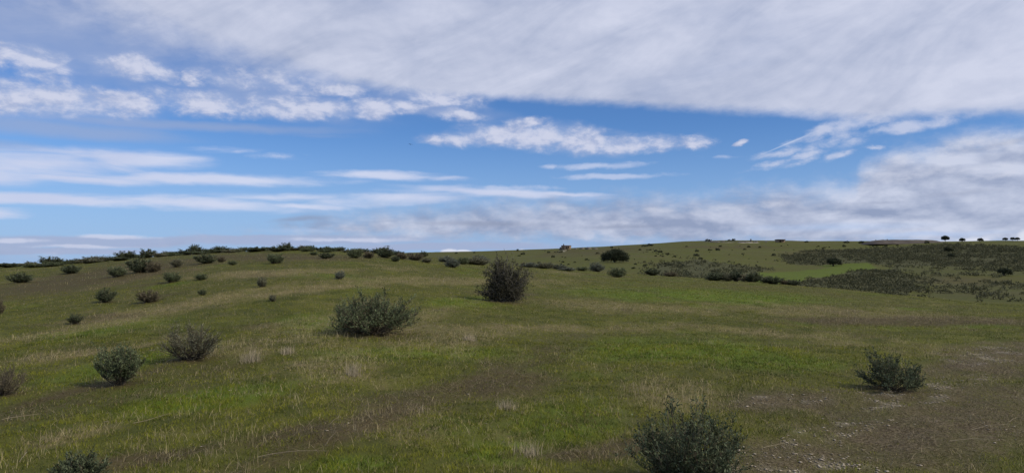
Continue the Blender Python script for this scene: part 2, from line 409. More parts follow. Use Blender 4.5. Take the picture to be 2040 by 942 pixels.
# ------------------------------------------------------------------ grass, dry grass, litter, stones (stuff)
def scatter(n, y0, y1, half=.86, seed=0):
    r = np.random.default_rng(seed)
    Y = np.sqrt(r.uniform(y0*y0, y1*y1, n)); X = r.uniform(-half, half, n)*Y
    return X, Y, r
def blades(X, Y, Z, h, w, lean, r, seg2, az=None):
    n = len(X)
    if az is None: az = r.uniform(0, 2*np.pi, n)
    ld = np.stack([np.cos(az), np.sin(az), np.zeros(n)], -1)
    fa = r.uniform(-.9, .9, n)
    sd = np.stack([np.cos(fa), np.sin(fa), np.zeros(n)], -1)*w[:, None]*.5
    base = np.stack([X, Y, Z-.008], -1)
    hor = np.sin(lean)*h; ver = np.cos(lean)*h
    tip = base+ld*hor[:, None]+np.array([0, 0, 1.])*ver[:, None]
    if seg2:
        mid = base+ld*(hor*.38)[:, None]+np.array([0, 0, 1.])*(ver*.58)[:, None]
        V = np.stack([base-sd, base+sd, mid-sd*.8, mid+sd*.8, tip], 1)
        T = np.array([[0, 1, 3], [0, 3, 2], [2, 3, 4]])
    else:
        V = np.stack([base-sd, base+sd, tip], 1); T = np.array([[0, 1, 2]])
    k = V.shape[1]
    f = (np.arange(n)[:, None, None]*k+T[None]).reshape(-1, 3)
    return V.reshape(-1, 3), f, k
def lerp(a, b, t): return np.asarray(a)[None]*(1-t[:, None])+np.asarray(b)[None]*t[:, None]
BINS = [(3.6, 8, 5200, .95, True), (8, 14, 2300, 1.2, True), (14, 25, 850, 1.9, False), (25, 45, 230, 3.2, False), (45, 92, 44, 6, False)]
gv, gf, gc, go = [], [], [], 0
sv, sf, scl, so = [], [], [], 0
for bi, (y0, y1, dens, lod, seg2) in enumerate(BINS):
    area = .86*(y1*y1-y0*y0)
    X, Y, r = scatter(int(area*dens), y0, y1, seed=100+bi)
    Z = height(X, Y); S = surface(X, Y, Z)
    cl = fbm(X/.22, Y/.22, 2, 61)+.6*fbm(X/.7, Y/.7, 2, 62)
    keep = r.random(len(X)) < np.clip((1-.66*S['bare'])*(1-.55*S['brown'])*(1-.3*S['dry'])*(.66+1.1*cl), 0.05, 1)
    X, Y, Z = X[keep], Y[keep], Z[keep]; S = {k: v[keep] for k, v in S.items()}
    n = len(X)
    pn = fbm(X/2.6, Y/2.2, 4, 71); pf = fbm(X/.5, Y/.6, 3, 72); p2 = fbm(X/.13, Y/.15, 2, 74)
    tus = sst(.05, .6, fbm(X/.42, Y/.42, 3, 73))
    h = (.022+.026*r.random(n)+.014*S['lush']+.045*tus*r.random(n)**2+.014*np.clip(p2, 0, 1))*(1-.4*S['bare'])*(1-.25*S['brown'])*(1+.05*(lod-1))
    w = (.0030+.0022*r.random(n))*lod
    V, Fc, k = blades(X, Y, Z, h, w, r.uniform(.2, 1.3, n), r, seg2)
    t = np.clip(.46+.78*pn+.75*pf+.60*p2*min(1, 1.6/lod)+.28*tus+r.normal(0, .20, n), 0, 1)
    c = lerp((.040, .060, .009), (.222, .228, .023), t)
    c = c*(1-.6*S['lush'][:, None])+lerp((.056, .088, .009), (.205, .236, .020), t)*(.6*S['lush'][:, None])
    bd = (r.random(n) < .03+.12*S['dry']+.68*S['brown']+.62*S['bare'])
    c[bd] = lerp((.062, .048, .022), (.150, .118, .055), r.random(n))[bd]
    st = (r.random(n) < .05+.33*S['dry'])
    c[st] = lerp((.24, .20, .09), (.42, .35, .18), r.random(n))[st]
    gv.append(V); gf.append(Fc+go); go += len(V); gc.append(np.repeat(c, k, 0))
    # dry standing stalks
    X, Y, r = scatter(int(area*dens*.12), y0, y1, seed=200+bi)
    Z = height(X, Y); S = surface(X, Y, Z)
    cl = fbm(X/.45, Y/.45, 3, 81)+.8*fbm(X/2.6, Y/2.2, 3, 82)
    keep = r.random(len(X)) < np.clip(.07+.75*S['dry']+.15*S['brown']-.2*S['lush']+1.15*cl, .02, 1)
    X, Y, Z = X[keep], Y[keep], Z[keep]; S = {k2: v[keep] for k2, v in S.items()}
    n = len(X)
    h = (.045+.085*r.random(n)**2+.05*S['dry'])*(1-.4*S['bare'])
    w = (.0018+.0014*r.random(n))*lod
    V, Fc, k = blades(X, Y, Z, h, w, np.abs(r.normal(.0, .75, n)).clip(0, 1.5)+.05, r, seg2)
    c = lerp((.26, .21, .11), (.56, .48, .28), r.random(n))
    gr = r.random(n) < .35
    c[gr] = lerp((.17, .142, .095), (.31, .265, .185), r.random(n))[gr]
    sv.append(V); sf.append(Fc+so); so += len(V); scl.append(np.repeat(c, k, 0))
def colattr(cs):
    c = np.concatenate(cs); return np.concatenate([c, np.ones((len(c), 1))], 1)
o = mesh_obj('grass', np.concatenate(gv), np.concatenate(gf), M['grass'], attrs={'col': ('FLOAT_COLOR', colattr(gc))})
tag(o, 'short green pasture grass covering the near hill', 'grass', kind='stuff')
o = mesh_obj('dry_grass', np.concatenate(sv), np.concatenate(sf), M['grass'], attrs={'col': ('FLOAT_COLOR', colattr(scl))})
tag(o, 'pale dry grass stalks standing among the green grass', 'dry grass', kind='stuff')
# litter lying flat in the brown patches
lv, lf, lc, lo = [], [], [], 0
for bi, (y0, y1, dens, lod) in enumerate([(3.6, 10, 650, 1), (10, 22, 150, 2)]):
    area = .86*(y1*y1-y0*y0)
    X, Y, r = scatter(int(area*dens), y0, y1, seed=300+bi)
    Z = height(X, Y); S = surface(X, Y, Z)
    keep = r.random(len(X)) < np.clip(.05+.9*S['brown']+.45*S['bare']+.2*S['dry'], 0, 1)
    X, Y, Z = X[keep], Y[keep], Z[keep]; n = len(X)
    V, Fc, k = blades(X, Y, Z+.014, .05+.13*r.random(n)**2, (.003+.002*r.random(n))*lod, r.uniform(1.15, 1.6, n), r, True)
    c = lerp((.080, .063, .040), (.29, .24, .15), r.random(n)**1.6)
    lv.append(V); lf.append(Fc+lo); lo += len(V); lc.append(np.repeat(c, k, 0))
o = mesh_obj('dead_plant_litter', np.concatenate(lv), np.concatenate(lf), M['grass'], attrs={'col': ('FLOAT_COLOR', colattr(lc))})
tag(o, 'brown dead plant litter lying flat in the bare patches', 'litter', kind='stuff')
# stones
ico_v = np.array([[0, 0, 1], [.9, 0, .1], [.25, .85, .15], [-.75, .5, .05], [-.7, -.55, .12], [.3, -.85, .1], [0, 0, -.6]])
ico_f = np.array([[0, 1, 2], [0, 2, 3], [0, 3, 4], [0, 4, 5], [0, 5, 1], [6, 2, 1], [6, 3, 2], [6, 4, 3], [6, 5, 4], [6, 1, 5]])
X, Y, r = scatter(260000, 3.8, 14, seed=400)
Z = height(X, Y); S = surface(X, Y, Z)
trail = blobs(S['px'], S['py'], [(1850, 770, 120, 16, 8), (1790, 800, 120, 16, 8), (1640, 855, 110, 22, 8), (1540, 905, 120, 36, 12), (1960, 705, 110, 20, 5), (1660, 930, 150, 22, 0), (1560, 795, 100, 10, 0)])
brk = sst(.0, .4, fbm(X/.42, Y/.42, 4, 91))
keep = r.random(len(X)) < S['bare']*(.05+2.6*trail)*(.05+.95*brk)+.001
X, Y, Z = X[keep], Y[keep], Z[keep]; n = len(X)
s = .003+.018*r.random(n)**4
rz = r.uniform(0, 6.28, n); c_, s_ = np.cos(rz), np.sin(rz)
vv = ico_v[None]*np.stack([s*r.uniform(.8, 1.8, n), s*r.uniform(.7, 1.2, n), s*.35], -1)[:, None, :]*r.uniform(.75, 1.25, (n, 7, 1))
vx = vv[..., 0]*c_[:, None]-vv[..., 1]*s_[:, None]; vy = vv[..., 0]*s_[:, None]+vv[..., 1]*c_[:, None]
vv = np.stack([vx+X[:, None], vy+Y[:, None], vv[..., 2]+(Z+.004)[:, None]], -1)
ff = (np.arange(n)[:, None, None]*7+ico_f[None]).reshape(-1, 3)
o = mesh_obj('stones', vv.reshape(-1, 3), ff, M['stone'])
tag(o, 'pale stone chips strewn over the bare brown soil', 'stones', kind='stuff')

# ------------------------------------------------------------------ shrubs
def shrub_geo(seed, w, h, nstem, ntwig, nleaf, ll, lw, sr, spread=1.25, flat=.0, skew=(0, 0), gaps=.0, upright=.25, twig=(.12, .30), lob=1.0, tmin=.38):
    """vase shaped shrub: stems fan out of the root, twigs leave the stems, leaves sit along the twigs"""
    r = np.random.default_rng(seed)
    az = r.uniform(0, 2*np.pi, nstem)
    th = spread*np.sqrt(r.random(nstem))*(1+.12*r.normal(size=nstem))
    th = np.clip(th, 0, 1.45)
    lobe = 1+lob*(.13*np.sin(az*3+seed)+.09*np.sin(az*5+2.1*seed)+.10*np.sin(th*7+az*2+seed))
    L = r.uniform(.66, 1.0, nstem)*lobe
    tip = np.stack([np.sin(th)*np.cos(az)*w*.5*L, np.sin(th)*np.sin(az)*w*.5*L, (np.cos(th)*.85+.15-flat*np.sin(th))*h*L*.92], -1)
    tip[:, 2] = np.clip(tip[:, 2], .05*h, .97*h*r.uniform(.9, 1.0, nstem)); tip[:, :2] *= np.minimum(1, .5*w/np.maximum(np.linalg.norm(tip[:, :2], axis=1), 1e-6))[:, None]
    tip[:, 0] += skew[0]*w*tip[:, 2]/h
    base = np.stack([r.normal(0, .04*w, nstem), r.normal(0, .04*w, nstem), np.full(nstem, -.03*h)], -1)
    ctl = base*.4+tip*np.array([.62, .62, .36])+r.normal(0, .03*w, (nstem, 3))
    P = bez(base, ctl, tip, 7)
    P[:, 1:-1] += r.normal(0, .010*w, (nstem, 5, 3))
    R = np.linspace(1, .28, 7)[None]*sr*r.uniform(.6, 1.25, (nstem, 1))
    # twigs
    N = nstem*ntwig
    si = np.repeat(np.arange(nstem), ntwig)
    t = tmin+(1-tmin)*r.random(N)
    k = np.minimum((t*6).astype(int), 5); f = t*6-k
    q0 = P[si, k]*(1-f)[:, None]+P[si, k+1]*f[:, None]
    tan = norm(P[si, k+1]-P[si, k])
    d = norm(tan*.75+np.array([0, 0, upright])+r.normal(0, .42, (N, 3)))
    tl = h*r.uniform(twig[0], twig[1], N)
    q1 = q0+d*tl[:, None]*.5+r.normal(0, .012*h, (N, 3)); q2 = q0+d*tl[:, None]+np.array([0, 0, .12])*tl[:, None]
    T = np.stack([q0, q1, q2], 1)
    RT = np.array([.42, .3, .16])[None]*sr*np.ones((N, 1))
    wood = merge([tubes(P, R, 4), tubes(T, RT, 3)])
    # leaves
    n = N*nleaf
    ti = np.repeat(np.arange(N), nleaf)
    if gaps > 0:
        dead = r.random(N) < gaps
        ti = ti[~dead[ti]]; n = len(ti)
    u = r.uniform(.05, 1.02, n)
    p = T[ti, 0]*(1-u)[:, None]+T[ti, 2]*u[:, None]
    p = p+r.normal(0, .012*h, (n, 3))
    dd = norm(d[ti]*.9+r.normal(0, .6, (n, 3))+np.array([0, 0, .2]))
    fv, fq = leaves(p, dd, ll*r.uniform(.6, 1.25, n), lw*r.uniform(.7, 1.25, n), r)
    tint = np.repeat(np.clip(r.normal(.42, .24, n)+.18*r.normal(size=N)[ti], 0, 1), 4)
    ok = fv[:, 2].reshape(-1, 4).min(1) > -.02
    fv = fv.reshape(-1, 4, 3)[ok].reshape(-1, 3); tint = tint.reshape(-1, 4)[ok].ravel(); fq = np.arange(len(fv)).reshape(-1, 4)
    return wood, (fv, fq, tint)
def make_shrub(name, loc, geo, mat, stem='stem'):
    root = empty(name, loc)
    (wv, wq), (fv, fq, tint) = geo
    mesh_obj('stems', wv, wq, M[stem], root)
    mesh_obj('foliage', fv, fq, M[mat], root, attrs={'tint': ('FLOAT', tint)})
    return root
for px, py, wp, hp, mat, kw, label, seed in near:
    x, y, z = hit(px, py, hi=60)
    k = pxm(y)
    root = make_shrub('shrub', (x, y, z), shrub_geo(seed, wp*k*1.02, hp*k, **kw), mat)
    tag(root, label, 'shrub')
# mid distance shrubs on the left slope and the crest: six shapes of which each shrub takes a copy
def mid_geo(seed, gaps, **kw):
    return shrub_geo(seed, .92, .95, 80, 8, 8, .062, .026, .010, gaps=gaps, twig=(.07, .17), **kw)
variants = []
for i, (mat, gaps, kw) in enumerate([('shrub', .05, dict(spread=1.25)), ('shrub_dark', .0, dict(spread=1.28)), ('shrub_brown', .25, dict(spread=1.2)),
                                     ('shrub_grey', .2, dict(spread=1.15)), ('shrub_blue', .1, dict(spread=1.2)), ('shrub_dark', .05, dict(spread=1.0, upright=1.1, lob=1.5))]):
    root = make_shrub('shrub', (0, 0, -1000), mid_geo(70+i, gaps, **kw), mat)
    variants.append(root)
used = [False]*len(variants)
def place(v, px, py, wp, hp, label, group=None, hi=98, lo=3, dy=0.0, sink=0.03, cat='shrub'):
    x, y, z = hit(px, py, lo=lo, hi=hi)
    if dy: y += dy; x = (px-CX)/F*y; z = float(height(np.array([x]), np.array([y]))[0])
    src = variants[v]
    if not used[v]: root = src; used[v] = True
    else:
        root = src.copy(); COL.objects.link(root)
        for key in ('group',):
            if key in root: del root[key]
        for ch in list(src.children):
            c = ch.copy(); c.parent = root; COL.objects.link(c)
    k = pxm(y)
    root.location = (x, y, z-sink*hp*k)
    root.scale = (wp*k*1.06, wp*k, hp*k*1.06)
    root.rotation_euler = (0, 0, (px*7.31+py*3.7) % 6.28)
    tag(root, label, cat, group)
    return root
mid = [
 (1, 40, 563, 56, 22, 'dark rounded shrub lowest in the brown strip near the left edge'),
 (1, 141, 545, 44, 20, 'dark oval shrub alone on the brown strip of the left slope'),
 (1, 210, 602, 42, 30, 'dark ball-shaped shrub left of the brown one on the left slope'),
 (2, 295, 602, 52, 27, 'brown twiggy shrub right of the dark ball-shaped one on the left slope'),
 (5, 150, 645, 40, 20, 'low dark shrub half sunk in pale straw on the left slope'),
 (2, -2, 625, 26, 34, 'brown shrub cut by the left edge halfway up the slope'),
 (0, 235, 551, 40, 27, 'green shrub just below and left of the big dark thicket'),
 (1, 278, 543, 56, 34, 'largest dark shrub of the thicket on the upper left slope'),
 (2, 306, 542, 38, 24, 'brownish shrub leaning on the right side of the dark thicket'),
 (0, 341, 562, 38, 25, 'green bushy shrub on the grass right of the dark thicket'),
 (3, 353, 532, 34, 20, 'grey brown shrub above the green bushy one on the upper left slope'),
 (0, 400, 557, 28, 15, 'small green shrub alone right of the green bushy one'),
 (1, 410, 525, 50, 22, 'wide dark shrub on the brown band under the crest row'),
 (1, 403, 588, 20, 13, 'tiny dark shrub on the edge of the straw strip'),
 (2, 441, 522, 24, 13, 'small brown shrub touching the wide dark one under the crest'),
 (0, 464, 528, 20, 12, 'tiny shrub at the right end of the three under the crest'),
 (0, 547, 525, 38, 25, 'lone green shrub on the brown crest with open grass around it'),
 (3, 522, 572, 24, 25, 'thin upright grey shrub on the straw strip in the middle left'),
 (4, 677, 556, 26, 18, 'small blue-grey shrub alone on the green slope above the widest shrub'),
 (1, 650, 515, 36, 14, 'low flat dark shrub on the crest in front of the skyline row'),
 (0, 625, 508, 20, 9, 'tiny shrub left of the low flat dark one on the crest'),
 (3, 543, 600, 18, 16, 'wispy pale shrub almost lost in the grass below the straw strip'),
 (0, 706, 514, 34, 24, 'green shrub at the left end of the crest thicket behind the pasture'),
 (2, 735, 514, 30, 15, 'brownish low shrub second in the crest thicket behind the pasture'),
 (1, 768, 513, 44, 24, 'tallest dark shrub of the crest thicket behind the pasture'),
 (2, 800, 516, 34, 15, 'brown shrub in the crest thicket right of the tallest'),
 (1, 788, 521, 22, 13, 'small dark shrub standing out in front of the crest thicket'),
 (2, 828, 518, 40, 15, 'wide brownish shrub toward the right of the crest thicket'),
 (1, 843, 510, 24, 13, 'dark rounded shrub standing against the sky at the end of the crest'),
 (3, 850, 523, 26, 12, 'grey shrub at the right end of the crest thicket'),
 (4, 902, 533, 40, 21, 'pale blue-green shrub left of the thorn bush on the grass edge'),
 (4, 1190, 541, 40, 20, 'left one of the two blue-green shrubs below the big dark oak'),
 (0, 1228, 552, 40, 25, 'right and nearer one of the two blue-green shrubs below the big dark oak'),
]
for v, px, py, wp, hp, label in mid: place(v, px, py, wp, hp, label)
crest = [(18, 532, 50, 9), (56, 530, 44, 10), (82, 531, 36, 13), (100, 530, 36, 17), (126, 527, 42, 13), (156, 524, 42, 13), (188, 521, 42, 13), (214, 519, 34, 11),
         (248, 515, 42, 13), (272, 513, 30, 14), (296, 512, 38, 16), (326, 509, 36, 12), (354, 507, 38, 13), (386, 506, 40, 17), (414, 503, 36, 13), (440, 502, 34, 11),
         (464, 501, 30, 11), (488, 500, 30, 11), (510, 500, 28, 11), (537, 499, 30, 13), (570, 499, 30, 14), (604, 499, 28, 11), (622, 499, 22, 12), (648, 499, 26, 11),
         (666, 500, 24, 10), (681, 500, 22, 10), (706, 502, 28, 15), (726, 504, 20, 9), (744, 504, 24, 10), (765, 505, 30, 13), (790, 507, 26, 11), (812, 508, 20, 8)]
crest += [(a[0]*.5+b[0]*.5, a[1]*.5+b[1]*.5+1, (b[0]-a[0])*1.5, min(a[3], b[3])*.75) for a, b in zip(crest[:-1], crest[1:]) if b[0]-a[0] < 36 and a[0] < 700]
for i, (px, py, wp, hp) in enumerate(crest):
    place((5, 3, 0, 5, 0)[i % 5], px+(0, 5, -4, 3, -6)[i % 5], py+1, wp*(1.5, .95, 1.3, 1.7, 1.1, .8)[i % 6], hp*(1.1, 1.35, .9, 1.2, 1.0, .8, 1.3)[i % 7]*(.92 if px < 330 else .9), 'low shrub in the dark uneven row along the left hill crest against the sky', 'shrubs in a row along the left hill crest', dy=[0, 2, -1, 3][i % 4])
hedge = [(880, 524, 22, 9), (925, 527, 24, 13), (944, 527, 30, 15), (966, 527, 30, 14), (1048, 532, 26, 11), (1070, 533, 24, 12), (1092, 534, 26, 12), (1114, 536, 26, 11), (1136, 538, 24, 9), (1156, 539, 22, 8)]
for i, (px, py, wp, hp) in enumerate(hedge):
    place((4, 0, 3, 4)[i % 4], px+(9, -4, 2, -7, 5)[i % 5], py+2, wp*(1.9, 1.3, 2.4, 1.5)[i % 4], (hp+1)*(1.0, .85, .7)[i % 3]*(1.45 if px < 1000 else 1.15), 'grey-green shrub in the low line where the pasture drops behind the thorn bush', 'shrubs lining the far edge of the pasture', dy=3)
vrow = [(1300, 549, 30, 12), (1330, 551, 28, 11), (1430, 559, 26, 15), (1446, 560, 30, 19), (1466, 561, 30, 20), (1488, 562, 28, 18), (1506, 564, 26, 19), (1520, 565, 24, 16), (1540, 567, 30, 13), (1562, 568, 28, 11), (1586, 570, 28, 9)]
for i, (px, py, wp, hp) in enumerate(vrow):
    place((5, 2, 1, 3)[i % 4], px+(0, 6, -5, 3)[i % 4], py+2, wp*(1.5, 1.2, 1.9)[i % 3], (hp+2)*(1.05, .85, 1.1, .9)[i % 4], 'dark grey shrub in the strip of bushes at the valley edge below the scrub', 'shrubs along the valley edge', dy=4)

# thorn bush in the middle: dense leafy column with bare grey twigs spreading to the right
def blob_tree(seed, blobs_, nb_, wig, sr, ntwig, twl, nleaf, ll, lw, up=.15, kpts=9):
    """branches run from the root to points inside ellipsoids; tangled twigs; leaves on the twigs"""
    r = np.random.default_rng(seed)
    tips = []; lw_ = []
    for (cx, cy, cz, rx, ry, rz, share, leafy) in blobs_:
        n = int(nb_*share)
        d = norm(r.normal(size=(n, 3)))*np.cbrt(r.uniform(.2, 1, n))[:, None]
        tips.append(np.array([cx, cy, cz])+d*np.array([rx, ry, rz])); lw_.append(np.full(n, leafy))
    tip = np.concatenate(tips); leafy = np.concatenate(lw_); n = len(tip)
    tip[:, 2] = np.maximum(tip[:, 2], .04)
    base = np.stack([r.normal(0, .07, n), r.normal(0, .07, n), np.full(n, -.05)], -1)
    ctl = base*.5+tip*np.array([.45, .45, .55])+r.normal(0, wig*2, (n, 3))
    P = bez(base, ctl, tip, kpts); P[:, 1:] += r.normal(0, wig, (n, kpts-1, 3))
    R = np.linspace(1, .22, kpts)[None]*sr*r.uniform(.5, 1.3, (n, 1))
    N = n*ntwig; si = np.repeat(np.arange(n), ntwig)
    t = r.uniform(.35, 1, N)*(kpts-1); k = np.minimum(t.astype(int), kpts-2); f = (t-k)[:, None]
    q0 = P[si, k]*(1-f)+P[si, k+1]*f
    d = norm(norm(P[si, k+1]-P[si, k])*.35+r.normal(0, .7, (N, 3))+np.array([0, 0, up]))
    tl = (twl*r.uniform(.4, 1.3, N))[:, None]
    T = np.stack([q0, q0+d*tl*.5+r.normal(0, .12, (N, 3))*tl, q0+d*tl], 1)
    RT = np.array([.4, .28, .14])[None]*sr*np.ones((N, 1))
    n2 = N*nleaf; ti = np.repeat(np.arange(N), nleaf)
    ti = ti[r.random(n2) < leafy[si][ti]]; n2 = len(ti)
    u = r.uniform(.1, 1.05, n2)[:, None]
    p = T[ti, 0]*(1-u)+T[ti, 2]*u+r.normal(0, twl*.06, (n2, 3))
    fv, fq = leaves(p, norm(d[ti]+r.normal(0, .9, (n2, 3))), ll*r.uniform(.6, 1.3, n2), lw*r.uniform(.7, 1.3, n2), r)
    tint = np.clip(r.normal(.4, .27, n2), 0, 1)
    ok = fv[:, 2].reshape(-1, 4).min(1) > 0.0
    fv = fv.reshape(-1, 4, 3)[ok].reshape(-1, 3); tint = np.repeat(tint[ok], 4)
    return P, R, T, RT, (fv, np.arange(len(fv)).reshape(-1, 4), tint)
x, y, z = hit(1003, 600, hi=60); k = pxm(y)
u = k
P, R, T, RT, fol = blob_tree(90, [
    (-10*u, 0, 42*u, 19*u, 19*u, 38*u, .36, 1.0), (0, 0, 70*u, 46*u, 26*u, 11*u, .2, .65), (18*u, 0, 18*u, 28*u, 22*u, 17*u, .16, .9), (-36*u, 0, 24*u, 14*u, 14*u, 11*u, .07, .9),
    (40*u, 0, 46*u, 18*u, 18*u, 20*u, .12, .4), (-2*u, 0, 84*u, 24*u, 16*u, 9*u, .06, .2), (56*u, 4*u, 58*u, 12*u, 14*u, 8*u, .05, .25), (-34*u, 0, 60*u, 8*u, 8*u, 5*u, .02, .6), (-10*u, 0, 10*u, 30*u, 22*u, 10*u, .08, .9)],
    230, .040, .011, 9, .24, 9, .042, .028)
root = empty('thorn_bush', (x, y, z))
tag(root, 'tall dark thorn bush with bare grey twigs standing alone on the grass', 'bush')
wv, wq = tubes(P, R*1.2, 4); mesh_obj('branches', wv, wq, M['thornbark'], root)
wv, wq = tubes(T, RT*1.1, 3); mesh_obj('twigs', wv, wq, M['thornbark'], root)
mesh_obj('foliage', fol[0], fol[1], M['thorn'], root, attrs={'tint': ('FLOAT', fol[2])})

# ------------------------------------------------------------------ trees beyond
def clump_crown(seed, ellips, nclump, nleaf, cr, ll, lw, bottom=None):
    """leaf clumps spread through a set of ellipsoids, mostly near their skins"""
    r = np.random.default_rng(seed); ps = []; tn = []
    for (cx, cy, cz, rx, ry, rz, share) in ellips:
        n = max(3, int(nclump*share))
        d = norm(r.normal(size=(n, 3))); d[:, 2] = np.where(d[:, 2] < -.35, -d[:, 2], d[:, 2])
        rr = r.uniform(.62, 1.0, n)[:, None]
        c = np.array([cx, cy, cz])+d*rr*np.array([rx, ry, rz])
        q = np.repeat(c, nleaf, 0)+r.normal(0, cr, (n*nleaf, 3))*np.array([1, 1, .75])
        ps.append(q); tn.append(np.repeat(r.normal(0, .2, n), nleaf))
    p = np.concatenate(ps); t = np.concatenate(tn)
    if bottom is not None: p[:, 2] = np.maximum(p[:, 2], bottom+r.uniform(0, .2, len(p)))
    n = len(p)
    fv, fq = leaves(p, norm(r.normal(size=(n, 3))+np.array([0, 0, .2])), ll*r.uniform(.6, 1.3, n), lw*r.uniform(.6, 1.3, n), r)
    return fv, fq, np.repeat(np.clip(.4+t+r.normal(0, .22, n), 0, 1), 4)
def trunk_geo(seed, h, r0, limbs, spread, top):
    r = np.random.default_rng(seed)
    base = np.array([[0, 0, -.4]]); mid_ = np.array([[r.normal(0, .06*h), r.normal(0, .06*h), h*.5]]); tip = np.array([[r.normal(0, .08*h), r.normal(0, .05*h), h]])
    P = bez(base, mid_, tip, 8); R = (np.linspace(1.0, .55, 8)*r0)[None]; R[0, 0] *= 1.4
    tr = tubes(P, R, 8)
    a = np.arange(limbs)*2*np.pi/limbs+r.uniform(0, .8, limbs)
    st = np.repeat(tip, limbs, 0)*r.uniform(.75, 1, (limbs, 1))
    en = np.stack([np.cos(a)*spread*r.uniform(.5, 1, limbs), np.sin(a)*spread*r.uniform(.5, 1, limbs), r.uniform(.75, 1.0, limbs)*top], -1)
    ct = st*.5+en*.5+np.array([0, 0, -.12*h])+r.normal(0, .06*h, (limbs, 3))
    lb = tubes(bez(st, ct, en, 7), np.linspace(.5, .12, 7)[None]*r0*np.ones((limbs, 1)), 5)
    return tr, lb
def tree(name, loc, ellips, seed, nclump, nleaf, cr, ll, trunk_h, r0, spread, top, label, cat='tree', group=None, bottom=None, mat='oak'):
    root = empty(name, loc); tag(root, label, cat, group)
    tr, lb = trunk_geo(seed, trunk_h, r0, 7, spread, top)
    mesh_obj('trunk', *tr, M['stem'], root); mesh_obj('limbs', *lb, M['stem'], root)
    fv, fq, t = clump_crown(seed, ellips, nclump, nleaf, cr, ll, ll*.6, bottom)
    mesh_obj('crown', fv, fq, M[mat], root, attrs={'tint': ('FLOAT', t)})
    return root
x, y, z = hit(1225, 523, lo=120, hi=400); k = pxm(y)
tree('oak_tree', (x, y, z), [(0, 0, 10*k, 25*k, 22*k, 13*k, .5), (-12*k, 0, 8*k, 16*k, 16*k, 11*k, .2), (12*k, 0, 8*k, 17*k, 16*k, 11*k, .2), (3*k, 0, 16*k, 13*k, 12*k, 9*k, .15)],
     501, 240, 60, .42, .36, 1.5, .3, 2.6, 3.2, 'big dark dome-shaped oak standing alone below the far slope', bottom=.35)
for px, py, wp, hp, seed, label in [
    (1660, 530, 30, 15, 511, 'dark round tree at the upper edge of the bright green strip'),
    (1888, 503, 17, 10, 512, 'small dark tree in the middle of the upper scrub'),
    (1894, 514, 16, 8, 513, 'faint low dark tree just under the other one in the upper scrub'),
    (2000, 549, 30, 14, 514, 'dark spreading tree in the scrub near the right edge')]:
    x, y, z = hit(px, py, lo=100, hi=640); k = pxm(y)
    tree('oak_tree', (x, y, z), [(0, 0, hp*k*.5, wp*k*.48, wp*k*.42, hp*k*.5, .7), (wp*k*.15, 0, hp*k*.35, wp*k*.4, wp*k*.35, hp*k*.35, .35)], seed, 110, 26, hp*k*.09, hp*k*.13, hp*k*.3, .03*hp, wp*k*.25, hp*k*.6, label, bottom=.2)
skytrees = [
    (1883, 485, 16, 15, 'tallest lollipop tree on the right skyline'), (1917, 485.5, 13, 11, 'small lollipop tree on the skyline right of the tallest one'),
    (1953, 485, 12, 10.5, 'lollipop tree on the skyline midway between the tallest and the right edge pair'), (2003, 482.5, 12, 9, 'flat topped tree left of the twin crowned one at the right skyline'),
    (2017, 482, 10, 9, 'left crown of the touching skyline trees at the right edge'), (2027, 482, 10, 9, 'rightmost skyline tree, leaning to the right edge')]
for i, (px, py, wp, hp, label) in enumerate(skytrees):
    x, y, z = hit(px, py, lo=250, hi=700); k = pxm(y)
    tree('oak_tree', (x, y, z), [(0, 0, hp*k*.66, wp*k*.42, wp*k*.40, hp*k*.33, .7), (wp*k*.12*(-1)**i, 0, hp*k*.60, wp*k*.34, wp*k*.3, hp*k*.24, .4), (0, 0, hp*k*.66, wp*k*.25, wp*k*.25, hp*k*.2, .25)], 520+i, 120, 30, hp*k*.05, hp*k*.085, hp*k*.5, hp*k*.035, wp*k*.3, hp*k*.8, label, group='trees on the right skyline')
# low bushes on the far skyline
def dome_bush(seed, n, ll):
    r = np.random.default_rng(seed)
    d = norm(r.normal(size=(n, 3))); d[:, 2] = np.abs(d[:, 2])
    p = d*r.uniform(.55, 1, n)[:, None]*np.array([.5, .5, .85])*(1+.18*np.sin(d[:, 0:1]*6+seed)+.12*np.sin(d[:, 1:2]*9+seed))
    fv, fq = leaves(p, norm(d+r.normal(0, .8, (n, 3))), ll*r.uniform(.6, 1.3, n), ll*.6*r.uniform(.6, 1.3, n), r)
    return fv, fq, np.repeat(np.clip(r.normal(.4, .25, n), 0, 1), 4)
fb = []
for i in range(4):
    fv, fq, t = dome_bush(600+i, 170, .26)
    o = mesh_obj('bush', fv, fq, M['oak' if i < 2 else 'scrub'], attrs={'tint': ('FLOAT', t)}); o.location = (0, 0, -1000); fb.append(o)
fused = [False]*4
def far_bush(v, px, py, wp, hp, label, group=None, lo=100, hi=900):
    x, y, z = hit(px, py, lo=lo, hi=hi); k = pxm(y)
    if fused[v]:
        o = fb[v].copy(); COL.objects.link(o)
        if 'group' in o: del o['group']
    else: o = fb[v]; fused[v] = True
    o.location = (x, y, z-.03*hp*k); o.scale = (wp*k, wp*k, hp*k*1.1); o.rotation_euler = (0, 0, (px*3.3) % 6.28)
    tag(o, label, 'bush', group)
